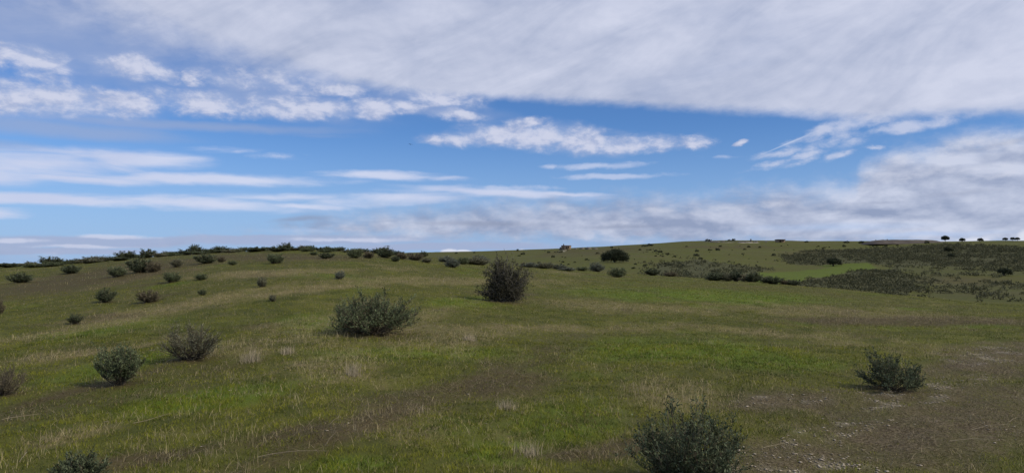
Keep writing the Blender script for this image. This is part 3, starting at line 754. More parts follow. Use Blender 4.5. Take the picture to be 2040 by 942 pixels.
for v, px, py, wp, hp, label in [
    (0, 1687, 484, 10, 4.5, 'low bush on the far skyline left of the long flat mound'), (1, 1717, 485, 11, 5, 'dark bush on the skyline just left of the long flat mound'),
    (0, 1744, 485, 8, 7, 'dark bush at the left end of the long flat mound'), (1, 1765, 485.5, 17, 8, 'wide dark bush in front of the long flat mound'),
    (0, 1846, 485, 8, 6, 'dark bush in front of the right end of the long flat mound'),
    (0, 1294, 490, 12, 5, 'dark bush on the skyline where the far hill begins to rise'), (1, 1284, 491, 12, 3, 'flat little bush left of the one where the far hill begins to rise'), (0, 1218, 494, 5, 4, 'tiny bush on the skyline above the big oak'),
    (0, 1607, 483, 7, 3.5, 'tiny bush on the skyline right of the low farm building'), (0, 909, 505, 5, 3, 'tiny bush on the skyline in front of a white cloud'),
    (1, 1031, 500, 5, 4, 'tiny dark bush on the skyline left of the green mound'), (0, 945, 504, 4, 3, 'tiny bush on the skyline behind the thorn bush'),
    (0, 1410, 481, 12, 5, 'dark bush at the left end of the ruins on the skyline'), (1, 1461, 480.5, 8, 5, 'rounded dark bush between the ruins on the skyline'), (0, 1453, 480.5, 6, 4, 'small dark bush left of the rounded one between the ruins')]:
    far_bush(v, px, py, wp, hp, label)
r = np.random.default_rng(77)
dots = []
while len(dots) < 190:
    px = r.uniform(1030, 2040); py = r.uniform(488, 536)
    top = np.interp(px, [1030, 1200, 1300, 1400, 2040], [502, 497, 493, 487, 488])
    if py < top: continue
    if inpoly(np.array([px]), np.array([py]), FAR_POLY['scrub'][1])[0]: continue
    if 1195 < px < 1255: continue
    wgt = .25+1.1*(1240 < px < 1420)*(py > 497)+.5*(px > 1560)*(py < 505)
    if px > 1400 and py > 525: wgt *= .4
    if r.random() > wgt*np.clip(.12+3.2*float(fbm(np.array([px/55]), np.array([py/9]), 3, 66)[0]), .05, 1): continue
    dots.append((px, py))
for i, (px, py) in enumerate(dots):
    s = (1.9+4.6*r.random()**2.5)*(.8 if py < 497 else 1)
    far_bush(i % 2 if r.random() < .7 else 2+i % 2, px, py, s*1.25, s*.75, 'small dark bush dotted on the grass of the far hillside', 'bushes dotted over the far hillside')

# dense scrub on the far slope (one mass)
r = np.random.default_rng(88)
M0 = 150000
Y = np.sqrt(r.uniform(92**2, 560**2, M0)); X = r.uniform(.12, .98, M0)*Y
Z = height(X, Y); Xj = X+r.normal(0, 3.0, M0); Yj = np.maximum(93, Y+r.normal(0, 4.5, M0)); LU = surface(X, Y, Z)['lush']; S = surface(Xj, Yj, height(Xj, Yj)); S['px'], S['py'] = proj(X, Y, Z)
cl = fbm(X/9, Y/14, 4, 95)+.6*fbm(X/28, Y/40, 3, 96)
edge = S['scrub']
p = np.where(edge > .9, np.clip(.48+1.25*cl, .04, 1), np.where(edge > .4, np.clip(1.7*(cl-.02), .03, .9), 0))*.9
px, py = S['px'], S['py']
nearrow = (px > 1850) & (py > 556)
pA = (px < 1560); p = np.where(pA, np.clip(.20+1.5*cl, 0, .8), p)*(edge > 0)*(LU < .6)
keep = (r.random(M0) < p*np.clip(160/Y, .16, 1)*np.where(pA, .36, .74))
X, Y, Z = X[keep], Y[keep], Z[keep]; n = len(X)
print('scrub clumps', n)
K = 26
s = r.uniform(.55, 1.15, n)*np.clip(np.sqrt(Y/170), .8, 1.6)
d = norm(r.normal(size=(n, K, 3))); d[..., 2] = np.abs(d[..., 2])
pp = d*r.uniform(.5, 1, (n, K, 1))*np.array([.75, .75, .72])*s[:, None, None]+np.stack([X, Y, Z-.05], -1)[:, None, :]
n3 = n*K
fv, fq = leaves(pp.reshape(-1, 3), norm(d.reshape(-1, 3)+r.normal(0, .7, (n3, 3))), np.repeat(s, K)*.42*r.uniform(.6, 1.2, n3), np.repeat(s, K)*.26*r.uniform(.6, 1.2, n3), r)
o = mesh_obj('scrub', fv, fq, M['scrub'], attrs={'tint': ('FLOAT', np.repeat(np.clip(np.repeat(r.normal(.42, .2, n), K)+r.normal(0, .2, n3), 0, 1), 4))})
tag(o, 'dense low dark scrub covering the far right hillside', 'scrub', kind='stuff')

# ------------------------------------------------------------------ far buildings, rocks, mound
def box(cx, cy, cz, sx, sy, sz, taper=1.0, jit=0, seed=0):
    r = np.random.default_rng(seed)
    v = np.array([[x*sx/2*(taper if zz else 1), y_*sy/2*(taper if zz else 1), zz*sz] for zz in (0, 1) for x, y_ in ((-1, -1), (1, -1), (1, 1), (-1, 1))], float)
    v += r.normal(0, jit, v.shape) if jit else 0
    v += np.array([cx, cy, cz])
    f = np.array([[0, 3, 2, 1], [4, 5, 6, 7], [0, 1, 5, 4], [1, 2, 6, 5], [2, 3, 7, 6], [3, 0, 4, 7]])
    return v, f
def gable(cx, cy, cz, sx, sy, rise, over=.3):
    a, b = sx/2+over, sy/2+over
    v = np.array([[-a, -b, 0], [a, -b, 0], [a, b, 0], [-a, b, 0], [-a, 0, rise], [a, 0, rise], [-a, -b, -.2], [a, -b, -.2], [a, b, -.2], [-a, b, -.2], [-a, 0, rise-.2], [a, 0, rise-.2]])+np.array([cx, cy, cz])
    f = np.array([[0, 1, 5, 4], [2, 3, 4, 5], [6, 10, 11, 7], [8, 11, 10, 9], [0, 6, 7, 1], [2, 8, 9, 3], [0, 4, 10, 6], [3, 9, 10, 4], [1, 7, 11, 5], [2, 5, 11, 8]])
    return v, f
# brown stone house
x, y, z = hit(1128, 497.5, lo=400, hi=900); k = pxm(y); y0 = y
h = empty('stone_house', (x, y, z-.5)); h.rotation_euler = (0, 0, math.radians(-14)); tag(h, 'brown stone house with a small bell turret on the far skyline', 'house')
W_, D_, H_ = 17*k, 6.5, 8.8*k
mesh_obj('wall', *box(0, 0, 0, W_, D_, H_), M['masonry'], h)
rf = mesh_obj('roof', *gable(0, 0, H_+.003, W_, D_, .55, .2), M['rooftile'], h)
mesh_obj('bell_turret', *merge([box(-W_*.3, 0, H_+.4, .8, .8, .75, .9), box(-W_*.3, 0, H_+1.153, .85, .85, .6, .15)]), M['masonry_grey'], rf)
mesh_obj('door', *box(W_*.14, -D_/2-.02, .3, 1.3, .12, 2.6), M['dark_opening'], h)
for wx, wz in ((-W_*.28, 1.5), (W_*.36, 1.8)):
    mesh_obj('window', *box(wx, -D_/2-.02, wz, .9, .12, 1.1), M['dark_opening'], h)
mesh_obj('lean_to', *box(-W_/2-1.0, .4, 0, 2.2, 4.2, 2.6, .55), M['masonry_grey'], h)
mesh_obj('plinth', *box(-W_*.1, -D_/2-.4, 0, W_*.6, .8, .6), M['plaster'], h)
# low farm building
x, y, z = hit(1554, 482.5, lo=400, hi=900); k = pxm(y)
h = empty('farm_building', (x, y, z-.6)); tag(h, 'low flat-roofed farm building alone on the far skyline', 'building')
mesh_obj('wall', *box(0, 0, 0, 13.5*k, 6, 5.6*k), M['masonry'], h); mesh_obj('roof', *box(0, 0, 5.6*k+.003, 15.5*k, 7, .6), M['rooftile'], h)
mesh_obj('door', *box(-2*k, -3.03, .5, 1.6, .1, 1.9), M['dark_opening'], h); mesh_obj('window', *box(3*k, -3.03, 1.0, 1.0, .1, .8), M['dark_opening'], h)
# ruins on the skyline: low walls and a small tower
for i, (px, wp, hp, label) in enumerate([(1424, 22, 3.5, 'long low ruined stone wall at the left of the skyline ruins'), (1441, 7, 3.5, 'short ruined stone wall in the skyline ruins right of the long one'),
                                         (1485, 26, 3.2, 'ruined stone wall at the foot of the little skyline tower'), (1506, 8, 4, 'ruined wall stub right of the little skyline tower'), (1527, 4, 3, 'tiny stone stub between the tower and the farm building')]):
    x, y, z = hit(px, 483, lo=400, hi=900); k = pxm(y)
    rr = np.random.default_rng(700+i); nseg = max(3, int(wp/2.5))
    parts = []
    for j in range(nseg):
        hh = 1.35*hp*k*rr.uniform(.6, 1.0)
        parts.append(box((j+.5-nseg/2)*wp*k/nseg, rr.normal(0, .02), 0, wp*k/nseg*.998, .9, hh, .97, .05, 710+j))
    o = mesh_obj('stone_wall', *merge(parts), M['masonry_grey']); o.location = (x, y+1, z-.5); tag(o, label, 'wall')
x, y, z = hit(1498, 482, lo=400, hi=900); k = pxm(y)
h = empty('stone_tower', (x, y+2.5, z-.4)); tag(h, 'little stone tower rising from the skyline ruins', 'tower')
mesh_obj('shaft', *box(0, 0, 0, 2.6*k, 2.6*k, 6*k, .85), M['masonry_grey'], h); mesh_obj('cap', *box(0, 0, 6*k+.003, 2.3*k, 2.3*k, 2*k, .1), M['rooftile'], h)
mesh_obj('window', *box(0, -1.2*k-.02, 3.4*k, .4, .14, .7), M['dark_opening'], h)
# rocks right of the house
def rock(seed, sx, sy, sz):
    r = np.random.default_rng(seed)
    a = np.linspace(0, 2*np.pi, 13)[:-1]; rows = []
    for t in (0, .35, .7, .95):
        rad_ = math.cos(t*math.pi/2)**.6
        jit = 1+r.normal(0, .12, 12)
        rows.append(np.stack([np.cos(a)*rad_*jit*sx/2, np.sin(a)*rad_*jit*sy/2, np.full(12, t*sz)*(1+r.normal(0, .08, 12))], -1))
    v = np.concatenate(rows); idx = np.arange(48).reshape(4, 12)
    q = np.stack([idx[:-1], np.roll(idx[:-1], -1, 1), np.roll(idx[1:], -1, 1), idx[1:]], -1).reshape(-1, 4)
    c = np.array([[idx[3][i], idx[3][(i+1) % 12], idx[3][(i+2) % 12], idx[3][(i+3) % 12]] for i in (0, 3, 6)]+[[idx[3][0], idx[3][3], idx[3][6], idx[3][9]]]); c = np.concatenate([c, [[idx[3][9], idx[3][10], idx[3][11], idx[3][0]]]])
    return v, np.concatenate([q, c])
for i, (px, wp, hp, label) in enumerate([(1147, 9, 3.5, 'small dark rock nearest to the right side of the stone house'), (1160, 12, 5, 'pale rock second to the right of the stone house'),
                                         (1172, 16, 5.5, 'widest pale rock in the outcrop right of the stone house'), (1186, 14, 4, 'low rock ending the outcrop right of the stone house')]):
    x, y, z = hit(px, 496, lo=400, hi=900); k = pxm(y)
    o = mesh_obj('rock', *rock(800+i, wp*k, 6, hp*k), M['rock']); o.location = (x, y, z-.6); tag(o, label, 'rock')
# low mounds on the skyline belong to the terrain
def mound(px, py, wp, hp, dep, mat, flat, label=None, lo=300):
    x, y, z = hit(px, py, lo=lo, hi=950); k = pxm(y)
    nu, nv = 60, 16
    U, Vv = np.meshgrid(np.linspace(-1, 1, nu), np.linspace(-1, 1, nv), indexing='ij')
    hgt = np.clip((1-np.abs(U)**flat), 0, 1)*np.clip(1-np.abs(Vv)**3, 0, 1)
    XX = U*wp*k*.5; YY = Vv*dep; ZZ = hgt*hp*k*(1+.06*fbm(XX/6+px, YY/6, 3, 5))-.5
    idx = np.arange(nu*nv).reshape(nu, nv)
    q = np.stack([idx[:-1, :-1], idx[1:, :-1], idx[1:, 1:], idx[:-1, 1:]], -1).reshape(-1, 4)
    o = mesh_obj('mound', np.stack([XX, YY, ZZ], -1).reshape(-1, 3), q, mat, smooth=True); o.location = (x, y+dep*.6, z); tag(o, None, None, kind='structure')
M['mound'] = stone_material('bare_mound_earth', (.065, .056, .05), (.11, .095, .08), .12)
M['greenmound'] = stone_material('grassy_mound', (.055, .062, .030), (.085, .085, .045), .3)
mound(1812, 485, 150, 9.5, 14, M['mound'], 7, lo=400)
mound(1088, 498.5, 26, 4, 8, M['greenmound'], 2.2)
mound(1450, 482.5, 120, 4.0, 8, M['greenmound'], 3.0)

# ------------------------------------------------------------------ dry stalks, straw tufts, bird
stk = [(1965, 852, 70, 12, 'pale curved dry stalk lying on the brown soil at the right'), (2020, 840, 36, 24, 'short dry stalk on the soil at the right edge'),
       (590, 905, 130, 10, 'long pale curved stalk lying in the brown litter near the bottom'), (660, 890, 46, 60, 'stiff dry stalk leaning up steeply near the bottom'),
       (50, 835, 60, 28, 'straight pale stalk slanting upward near the left edge'), (48, 915, 60, -50, 'long thin stalk slanting down at the lower left corner'),
       (1540, 890, 60, 30, 'thin dry stalk beside the nearest shrub'), (840, 655, 60, 25, 'pale stick beside the right foot of the widest shrub'),
       (595, 660, 46, -30, 'light bent stalk in the grass left of the widest shrub'), (1780, 930, 30, 70, 'upright dry stalk at the bottom of the brown soil'),
       (1930, 880, 80, 5, 'faint long stalk lying across the brown soil near the bottom right'), (300, 838, 50, 35, 'short grey stalk in the grass below the dense green shrub')]
for i, (px, py, lp, tilt, label) in enumerate(stk):
    x, y, z = hit(px, py, hi=60); k = pxm(y); rr = np.random.default_rng(900+i)
    L = lp*k*1.1; t = np.linspace(-.5, .5, 12); a = math.radians(tilt)
    up = max(0, math.sin(a)) if tilt > 40 else .12
    P = np.stack([t*L*math.cos(a), (t*L*math.sin(a)*1.6 if tilt <= 40 else t*0), .012+(t+.5)*L*up*.6+.06*L*(.25-t*t)], -1)
    P[:, :2] += np.cumsum(np.cumsum(rr.normal(0, .006*L, (12, 2)), 0), 0)-np.linspace(0, 1, 12)[:, None]*rr.normal(0, .02*L, (1, 2))
    P[:, 2] += 0 if tilt > 40 else (height(P[:, 0]+x, P[:, 1]+y)-z)
    v, q = tubes(P[None], np.linspace(.0030, .0012, 12)[None]*max(1, y/10), 5)
    o = mesh_obj('dry_stalk', v, q, M['stalk']); o.location = (x, y, z); tag(o, label, 'stalk')
for i, (px, py, wp, hp, label) in enumerate([(500, 720, 48, 34, 'large pale straw tuft below the widest shrub on the left'), (572, 704, 40, 22, 'smaller straw tuft just right of the large pale one'),
                                             (704, 748, 36, 34, 'thin upright straw tuft below the widest shrub'), (935, 678, 30, 18, 'small straw tuft on the grass below the thorn bush'),
                                             (1052, 905, 60, 36, 'ragged dry tuft in the grass at the bottom middle'), (1010, 815, 50, 26, 'brownish dry tuft beside the bright green patch')]):
    x, y, z = hit(px, py, hi=60); k = pxm(y); rr = np.random.default_rng(950+i); n = 150
    bx = np.clip(rr.normal(0, wp*k*.22, n), -wp*k*.45, wp*k*.45); by = np.clip(rr.normal(0, wp*k*.2, n), -wp*k*.4, wp*k*.4)
    V, f, kk = blades(bx, by, height(bx+x, by+y)-z, hp*k*rr.uniform(.4, 1.05, n), .0024*max(1, y/7)*rr.uniform(.7, 1.3, n), np.abs(rr.normal(0, .5, n)), rr, True)
    c = lerp((.24, .20, .13), (.46, .40, .28), rr.random(n))
    o = mesh_obj('dry_grass_tuft', V, f, M['grass'], attrs={'col': ('FLOAT_COLOR', colattr([np.repeat(c, kk, 0)]))}); o.location = (x, y, z); tag(o, label, 'grass tuft')
yb = 90.0
b = empty('bird', ((818-CX)/F*yb, yb, CAMZ+(HY-288)/F*yb)); tag(b, 'tiny dark bird gliding in the blue gap of the sky', 'bird'); b.rotation_euler = (0, .15, .5)
P = np.array([[[0, -.13, 0], [0, -.06, .01], [0, .03, .01], [0, .10, .0], [0, .2, -.01]]]); v, q = tubes(P, np.array([[.008, .03, .035, .022, .012]]), 8)
mesh_obj('body', v, q, M['bird'], b)
for s_ in (-1, 1):
    v = np.array([[0, .05, .02], [s_*.16, .075, .06], [s_*.34, .02, .03], [s_*.15, -.035, .055], [0, -.05, .02]]); v2 = v-np.array([0, 0, .008])
    f = np.array([[0, 1, 3, 4], [5, 9, 8, 6], [1, 2, 2, 3], [0, 5, 6, 1], [3, 8, 9, 4]])
    f = np.array([[0, 1, 3, 4], [5, 9, 8, 6], [0, 5, 6, 1], [3, 8, 9, 4], [1, 6, 7, 2], [2, 7, 8, 3]])
    v = np.concatenate([v, v2]); w = mesh_obj('wing', v, np.concatenate([f, [[1, 2, 3, 1]]])[:6], M['bird'], b)

# ------------------------------------------------------------------ sky
SUN_EL, SUN_AZ = math.radians(40), math.radians(112)      # azimuth from +Y towards +X: right of and behind the camera
world = bpy.data.worlds.new('World'); sc.world = world; world.use_nodes = True
nt = world.node_tree; nt.nodes.clear(); nb = NB(nt)
STR = .10
wo = nb.n('ShaderNodeOutputWorld'); bg = nb.n('ShaderNodeBackground'); bg.inputs['Strength'].default_value = STR
nb.L.new(bg.outputs[0], wo.inputs[0])
sky = nb.n('ShaderNodeTexSky', sky_type='NISHITA', sun_disc=False, sun_elevation=SUN_EL, sun_rotation=SUN_AZ, altitude=400, air_density=1.0, dust_density=.35, ozone_density=2.2)
tc = nb.n('ShaderNodeTexCoord'); D = tc.outputs['Generated']
dx, dy, dz = nb.sep(D)
az = nb.m('ARCTAN2', dx, dy)
hz = nb.m('SQRT', nb.m('ADD', nb.m('MULTIPLY', dx, dx), nb.m('MULTIPLY', dy, dy)))
V = nb.m('DIVIDE', dz, nb.m('MAXIMUM', hz, .02))
V = nb.m('MINIMUM', V, 3.0)
Pq = nb.comb(az, V)
def pa(px): return math.atan((px-CX)/F)
def pv(px, py): return (HY-py)/F*math.cos(pa(px))
def C(r_, g_, b_): return (r_/STR, g_/STR, b_/STR)
# warps
nzw = nb.n('ShaderNodeTexNoise'); nb.put(nzw.inputs['Vector'], nb.vm('MULTIPLY', Pq, (1, 1.8, 1))); nzw.inputs['Scale'].default_value = 16; nzw.inputs['Detail'].default_value = 6; nzw.inputs['Roughness'].default_value = .58
wv = nb.vm('SUBTRACT', nzw.outputs['Color'], (.5, .5, .5))
Pw = nb.vm('ADD', Pq, nb.vm('MULTIPLY', wv, (.055, .024, 0)))       # ragged
Ps = nb.vm('ADD', Pq, nb.vm('MULTIPLY', wv, (.05, .010, 0)))        # smooth
def ell(P, px, py, rx, ry, rot=0):
    o = nb.n('ShaderNodeMapping', vector_type='TEXTURE'); nb.put(o.inputs[0], P)
    a = pa(px); ca = math.cos(a)
    o.inputs['Location'].default_value = (a, pv(px, py), 0); o.inputs['Rotation'].default_value = (0, 0, math.radians(rot)); o.inputs['Scale'].default_value = (rx/F*ca*ca, ry/F*ca, 1)
    g_ = nb.n('ShaderNodeTexGradient', gradient_type='SPHERICAL'); nb.put(g_.inputs[0], o.outputs[0])
    return g_.outputs['Fac']
def union(P, lst):
    o = None
    for e in lst:
        wgt = e[5] if len(e) > 5 else 1
        f = ell(P, *e[:5])
        if wgt != 1: f = nb.m('MULTIPLY', f, wgt)
        o = f if o is None else nb.m('MAXIMUM', o, f)
    return o
def curve(pts, vmax=.6):
    """a row of the sky as a function of azimuth"""
    t = nb.mr(az, -.75, .75, 0, 1, False)
    o = nb.n('ShaderNodeFloatCurve'); nb.put(o.inputs['Value'], t)
    cu = o.mapping.curves[0]
    P_ = [((pa(px)+.75)/1.5, pv(px, py)/vmax) for px, py in pts]
    P_ = [(0.0, P_[0][1])]+P_+[(1.0, P_[-1][1])]
    cu.points[0].location = P_[0]; cu.points[1].location = P_[-1]
    for q in P_[1:-1]: cu.points.new(*q)
    o.mapping.update()
    return nb.m('MULTIPLY', o.outputs[0], vmax)
puff = nb.noise(nb.vm('MULTIPLY', Pq, (1, 1.7, 1)), 24, 8, .62, .15)
puff2 = nb.noise(nb.vm('ADD', nb.vm('MULTIPLY', Pq, (1, 1.7, 1)), (.006, .012, 0)), 24, 5, .58, .15)
big1 = nb.noise(nb.vm('MULTIPLY', Pq, (1, 2.6, 1)), 9, 6, .52, .3); big2 = nb.noise(nb.vm('ADD', nb.vm('MULTIPLY', Pq, (1, 2.6, 1)), (.010, .030, 0)), 9, 4, .5, .3)
rel_big = nb.m('SUBTRACT', big1, big2)
relief = nb.m('SUBTRACT', puff, puff2)
streak = nb.noise(nb.vm('MULTIPLY', Pq, (1, 7, 1)), 7, 6, .55, .4)
soft = nb.noise(nb.vm('MULTIPLY', Pq, (1, 1.6, 1)), 5, 5, .5, .3)
# clear air
col = nb.mix(1.0, sky.outputs[0], (.45, .70, 1.08), 'MULTIPLY')
hzf = nb.mr(V, -.02, .20, .75, 0)
col = nb.mix(hzf, col, C(.33, .48, .80))
def layer(alpha, color):
    global col
    col = nb.mix(alpha, col, color)
def alpha(field, lo, hi, amp, n, top=1.0):
    f = nb.m('ADD', field, nb.m('MULTIPLY', nb.m('MULTIPLY', nb.m('SUBTRACT', n, .5), amp), nb.m('MINIMUM', nb.m('MULTIPLY', field, 4.0), 1.0)))
    return nb.mr(f, lo, hi, 0, top)
white = nb.mix(nb.mr(soft, .3, .7), C(.56, .62, .82), C(.66, .71, .88))
# low lavender bands over the left horizon
layer(alpha(union(Ps, [(150, 482, 420, 15, 0), (600, 478, 420, 14, 1), (120, 500, 300, 9, 0, .9), (900, 490, 320, 12, 0, .8), (-100, 492, 300, 20, 0)]), .04, .5, .8, streak, .80), C(.37, .43, .62))
layer(alpha(union(Ps, [(230, 472, 110, 6, 0), (170, 491, 140, 5, 0), (700, 477, 170, 6, 0), (1282, 466, 40, 9, 4), (20, 479, 120, 6, 0)]), .02, .8, 1.6, puff, .75), C(.62, .66, .82))
# smooth bright bands on the left
bands = union(Ps, [(90, 327, 350, 40, 1), (260, 318, 200, 32, 2), (430, 299, 110, 9, 3, .45), (-150, 340, 420, 34, 0), (420, 357, 400, 17, 1), (160, 357, 260, 14, 0, .9), (760, 349, 160, 13, 0, .9), (900, 354, 90, 7, 0, .6), (380, 405, 320, 22, -1), (120, 398, 330, 17, 0),
                   (590, 410, 130, 9, -2, .8), (-60, 422, 150, 17, 0), (800, 392, 230, 22, 4, .9), (1000, 384, 260, 14, -3, .95), (1120, 386, 120, 8, -2), (560, 392, 280, 12, 1, .6), (30, 390, 200, 9, 0, .7)])
layer(alpha(nb.m('MULTIPLY', bands, .9), .0, .76, 1.5, streak, .93), white)
layer(alpha(union(Ps, [(100, 258, 420, 26, 0), (420, 254, 440, 15, 1, .9), (620, 271, 150, 8, 0, .35), (-100, 280, 300, 18, 0, .8)]), .06, .8, .45, streak, .5), C(.36, .42, .60))
layer(alpha(union(Ps, [(560, 310, 80, 10, 2, .6), (1190, 330, 130, 9, 2), (1230, 351, 160, 8, 0), (1090, 333, 26, 6, 0), (1440, 313, 60, 6, -3, .7), (1010, 372, 140, 8, -1, .8)]), .01, .9, 1.9, puff, .62), white)
# broken cumulus rows
veil = union(Ps, [(150, 90, 520, 110, -8), (60, 200, 420, 70, -4, .9), (480, 175, 420, 75, -9, .9), (820, 210, 260, 36, -6, .8)])
layer(alpha(veil, .02, .9, 1.1, big1, .62), C(.34, .42, .64))
rows = union(Pw, [(60, 120, 156.8, 34.32, 0), (265, 133, 123.2, 31.68, -3), (320, 148, 78.4, 21.12, -4), (80, 150, 123.2, 29.04, -6, .6), (120, 192, 246.4, 44.88, -2), (-60, 190, 224, 52.8, 0), (250, 205, 134.4, 31.68, -3), (400, 208, 168, 36.96, -2), (590, 214, 132.16, 33, 0), (660, 216, 78.4, 26.4, 0),
                  (740, 218, 78.4, 29.04, -3), (808, 214, 56, 21.12, 0), (690, 185, 67.2, 19.8, -2), (385, 160, 26.88, 19.8, 0), (905, 229, 85.12, 15.84, -5), (880, 195, 123.2, 25.08, -5), (560, 165, 145.6, 29.04, -7, .8), (450, 160, 100.8, 21.12, -5, .7),
                  (1080, 272, 212.8, 39.6, -3), (1010, 268, 134.4, 33, 0), (1065, 248, 51.52, 15.84, 0), (1170, 284, 145.6, 31.68, -2), (1280, 287, 145.6, 23.76, 0), (930, 275, 100.8, 23.76, 0, .85), (860, 276, 44.8, 15.84, 0, .7), (1390, 284, 44.8, 19.8, 4), (1380, 291, 26.88, 11.88, 0), (1473, 284, 17, 9, 0)])
cum = nb.mix(nb.mr(nb.m('ADD', nb.m('MULTIPLY', relief, 3.4), nb.m('MULTIPLY', rows, .8)), -.15, .9), C(.38, .45, .66), C(.63, .66, .81))
layer(alpha(rows, .0, .9, .8, big1, .48), C(.42, .50, .72))
layer(alpha(nb.m('MULTIPLY', rows, .82), .0, .78, 2.2, puff, .92), cum)
# wisps, contrail and rising bank on the right
wisp = union(Pw, [(1700, 246, 110, 24, 14, .62), (1640, 262, 90, 22, 22, .62), (1590, 280, 70, 18, 22, .5), (1545, 308, 80, 13, 12, .62), (1600, 312, 60, 10, 6, .5), (1650, 285, 80, 20, 20, .5),
                  (1530, 330, 70, 8, 14, .5), (1580, 326, 60, 8, 10, .45), (1800, 248, 200, 20, 4, .55), (1745, 292, 36, 7, 0, .8), (1670, 312, 50, 10, 14, .5), (1700, 285, 60, 14, 16, .45)])
wn = nb.m('ADD', nb.m('MULTIPLY', puff, .75), nb.m('MULTIPLY', big1, .25))
layer(alpha(wisp, .0, .70, 2.3, wn, .82), C(.58, .63, .80))
layer(alpha(ell(Pq, 1572, 285, 84, 2.6, 21.5), .05, .9, .5, streak, .45), C(.62, .70, .88))
# grey deck above the horizon
top_e = curve([(-200, 500), (400, 475), (525, 446), (600, 428), (690, 414), (830, 405), (950, 396), (1050, 388), (1160, 384), (1280, 384), (1400, 376), (1520, 366), (1640, 357), (1700, 350), (1716, 322), (1760, 296), (1830, 278), (1910, 258), (2000, 244), (2100, 236), (2600, 220)])
bot_e = curve([(-200, 500), (400, 478), (525, 447), (620, 456), (800, 464), (1000, 468), (1300, 476), (1700, 478), (2100, 480), (2600, 480)])
_, vw, _ = nb.sep(Pw)
dtop = nb.m('SUBTRACT', top_e, vw); dbot = nb.m('SUBTRACT', V, bot_e)
nz = nb.m('MULTIPLY', nb.m('SUBTRACT', puff, .5), .045)
a_top = nb.mr(nb.m('ADD', dtop, nz), -.010, .036)
a_bot = nb.mr(nb.m('ADD', dbot, nz), -.016, .010)
deck_a = nb.m('MULTIPLY', nb.m('MULTIPLY', a_top, a_bot), .93)
right = nb.mr(az, pa(1350), pa(1850))
streakd = nb.noise(nb.vm('MULTIPLY', Pq, (1, 4.5, 1)), 11, 7, .6, .5)
lum = nb.m('ADD', nb.m('ADD', nb.m('ADD', nb.m('MULTIPLY', rel_big, 2.6), nb.m('MULTIPLY', relief, 1.0)), nb.m('MULTIPLY', nb.m('SUBTRACT', streakd, .5), 1.0)), nb.m('ADD', .33, nb.m('MULTIPLY', right, .22)))
lum = nb.m('ADD', lum, nb.m('MULTIPLY', nb.mr(dtop, .0, .05, 1, 0), nb.m('MULTIPLY', right, .25)))
deck_c = nb.mix(nb.mr(lum, 0, 1, 0, 1, False), C(.29, .345, .505), C(.62, .66, .80))
layer(deck_a, deck_c)
darkd = union(Ps, [(960, 446, 170, 10, 0), (600, 436, 90, 9, 4, .9), (1250, 452, 160, 8, 0, .8), (1900, 385, 160, 12, 3, .6), (1760, 405, 90, 6, 0, .6), (2010, 285, 120, 14, 12, .7)])
layer(alpha(darkd, .1, .9, .5, streakd, .6), C(.27, .315, .45))
tops = union(Pw, [(1790, 318, 110, 26, 8, .7), (1900, 300, 120, 24, 10, .7), (2010, 285, 100, 20, 8, .6), (1860, 345, 200, 18, 4, .6), (1720, 352, 90, 14, 0, .5), (1500, 405, 160, 12, 0, .5), (1330, 420, 160, 11, 0, .5), (1130, 412, 130, 9, 0, .45), (1250, 445, 120, 9, 3, .4), (1980, 345, 120, 12, 4, .5)])
layer(nb.m('MULTIPLY', alpha(tops, .0, .95, 1.6, puff, .72), deck_a), C(.64, .67, .79))
light_low = union(Ps, [(1650, 452, 300, 14, 0, .8), (1850, 466, 260, 9, 0), (620, 459, 200, 8, 0, .7)])
layer(alpha(light_low, .1, .9, .5, streak, .5), C(.42, .56, .83))
# small bright heads at the horizon
layer(alpha(union(Pq, [(895, 501, 22, 8, 0), (922, 502, 24, 6, 0), (1010, 501, 24, 4, 0), (1040, 499, 9, 5, 0, .6), (1935, 481, 46, 12, 0), (1890, 486, 60, 9, 0), (2046, 474, 26, 24, 0)]), .03, .6, 1.5, puff, .9), C(.72, .75, .86))
# high sheet overhead with its sharp lower edge
edge = curve([(-600, 60), (0, 88), (150, 108), (300, 138), (430, 160), (560, 176), (700, 190), (850, 197), (1000, 203), (1150, 211), (1300, 221), (1450, 229), (1600, 237), (1720, 246), (1850, 240), (2040, 236), (2600, 236)])
inv = nb.m('DIVIDE', 1.0, nb.m('ADD', nb.m('MAXIMUM', dz, 0), .10))
plan = nb.comb(nb.m('MULTIPLY', dx, inv), nb.m('MULTIPLY', dy, inv))
rotm = nb.n('ShaderNodeMapping', vector_type='TEXTURE'); nb.put(rotm.inputs[0], Pq); rotm.inputs['Rotation'].default_value = (0, 0, math.radians(24)); rotm.inputs['Scale'].default_value = (1.0, .36, 1)
hs = nb.noise(rotm.outputs[0], 4.5, 8, .56, .7)
hb = nb.noise(plan, 1.1, 4, .5, .4)
left = nb.mr(az, pa(-100), pa(900), 1, 0)
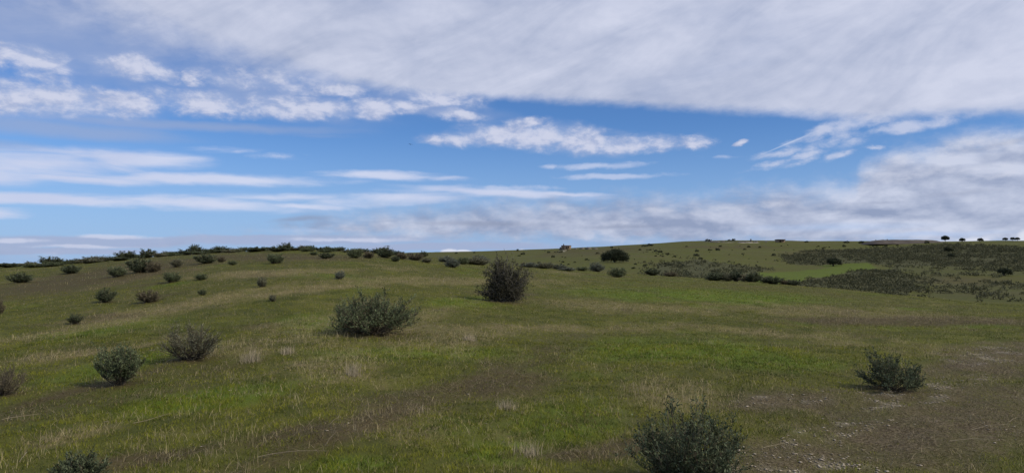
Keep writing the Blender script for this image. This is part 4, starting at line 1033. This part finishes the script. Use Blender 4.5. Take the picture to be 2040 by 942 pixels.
de = nb.m('ADD', nb.m('SUBTRACT', V, edge), nb.m('MULTIPLY', nb.m('SUBTRACT', puff, .5), nb.m('ADD', .018, nb.m('MULTIPLY', left, .05))))
de = nb.m('ADD', de, nb.m('MULTIPLY', nb.m('SUBTRACT', hs, .5), nb.m('MULTIPLY', left, .06)))
sh_a = nb.mr(de, -.003, nb.m('ADD', .016, nb.m('MULTIPLY', left, .10)))
sh_a = nb.m('MULTIPLY', sh_a, nb.mr(nb.m('ADD', hb, nb.m('MULTIPLY', left, -.10)), .25, .5, .80, .97))
lum = nb.m('ADD', nb.m('MULTIPLY', nb.m('SUBTRACT', hs, .5), 2.2), nb.m('ADD', nb.m('MULTIPLY', nb.m('SUBTRACT', hb, .5), 1.0), nb.m('MULTIPLY', relief, .5)))
lum = nb.m('ADD', lum, nb.m('ADD', .58, nb.m('MULTIPLY', left, -.36)))
sheet = nb.mix(nb.mr(lum, 0, 1, 0, 1, False), C(.37, .43, .60), C(.64, .675, .82))
layer(sh_a, sheet)
nb.L.new(col, bg.inputs['Color'])
world.cycles.sampling_method = 'MANUAL'; world.cycles.sample_map_resolution = 512

# ------------------------------------------------------------------ sun, camera, view
ld = bpy.data.lights.new('sun', 'SUN'); ld.energy = 3.0; ld.angle = math.radians(4); ld.color = (1.0, .90, .72)
so = bpy.data.objects.new('sun', ld); COL.objects.link(so)
so.rotation_euler = (math.pi/2-SUN_EL, 0, math.pi-SUN_AZ)
so.location = (30, -15, 40)
cd = bpy.data.cameras.new('camera'); cam = bpy.data.objects.new('camera', cd); COL.objects.link(cam)
cam.location = (0, 0, CAMZ); cam.rotation_euler = (math.pi/2, 0, 0)
cd.sensor_width = 36; cd.lens = 36*F/2040; cd.shift_y = (HY-471)/2040; cd.clip_start = .1; cd.clip_end = 80000
sc.camera = cam
vs = sc.view_settings; vs.view_transform = 'Standard'; vs.look = 'None'; vs.exposure = 0; vs.gamma = 1; vs.use_curve_mapping = False
sc.cycles.max_bounces = 5; sc.cycles.diffuse_bounces = 3; sc.cycles.transmission_bounces = 3; sc.cycles.transparent_max_bounces = 4
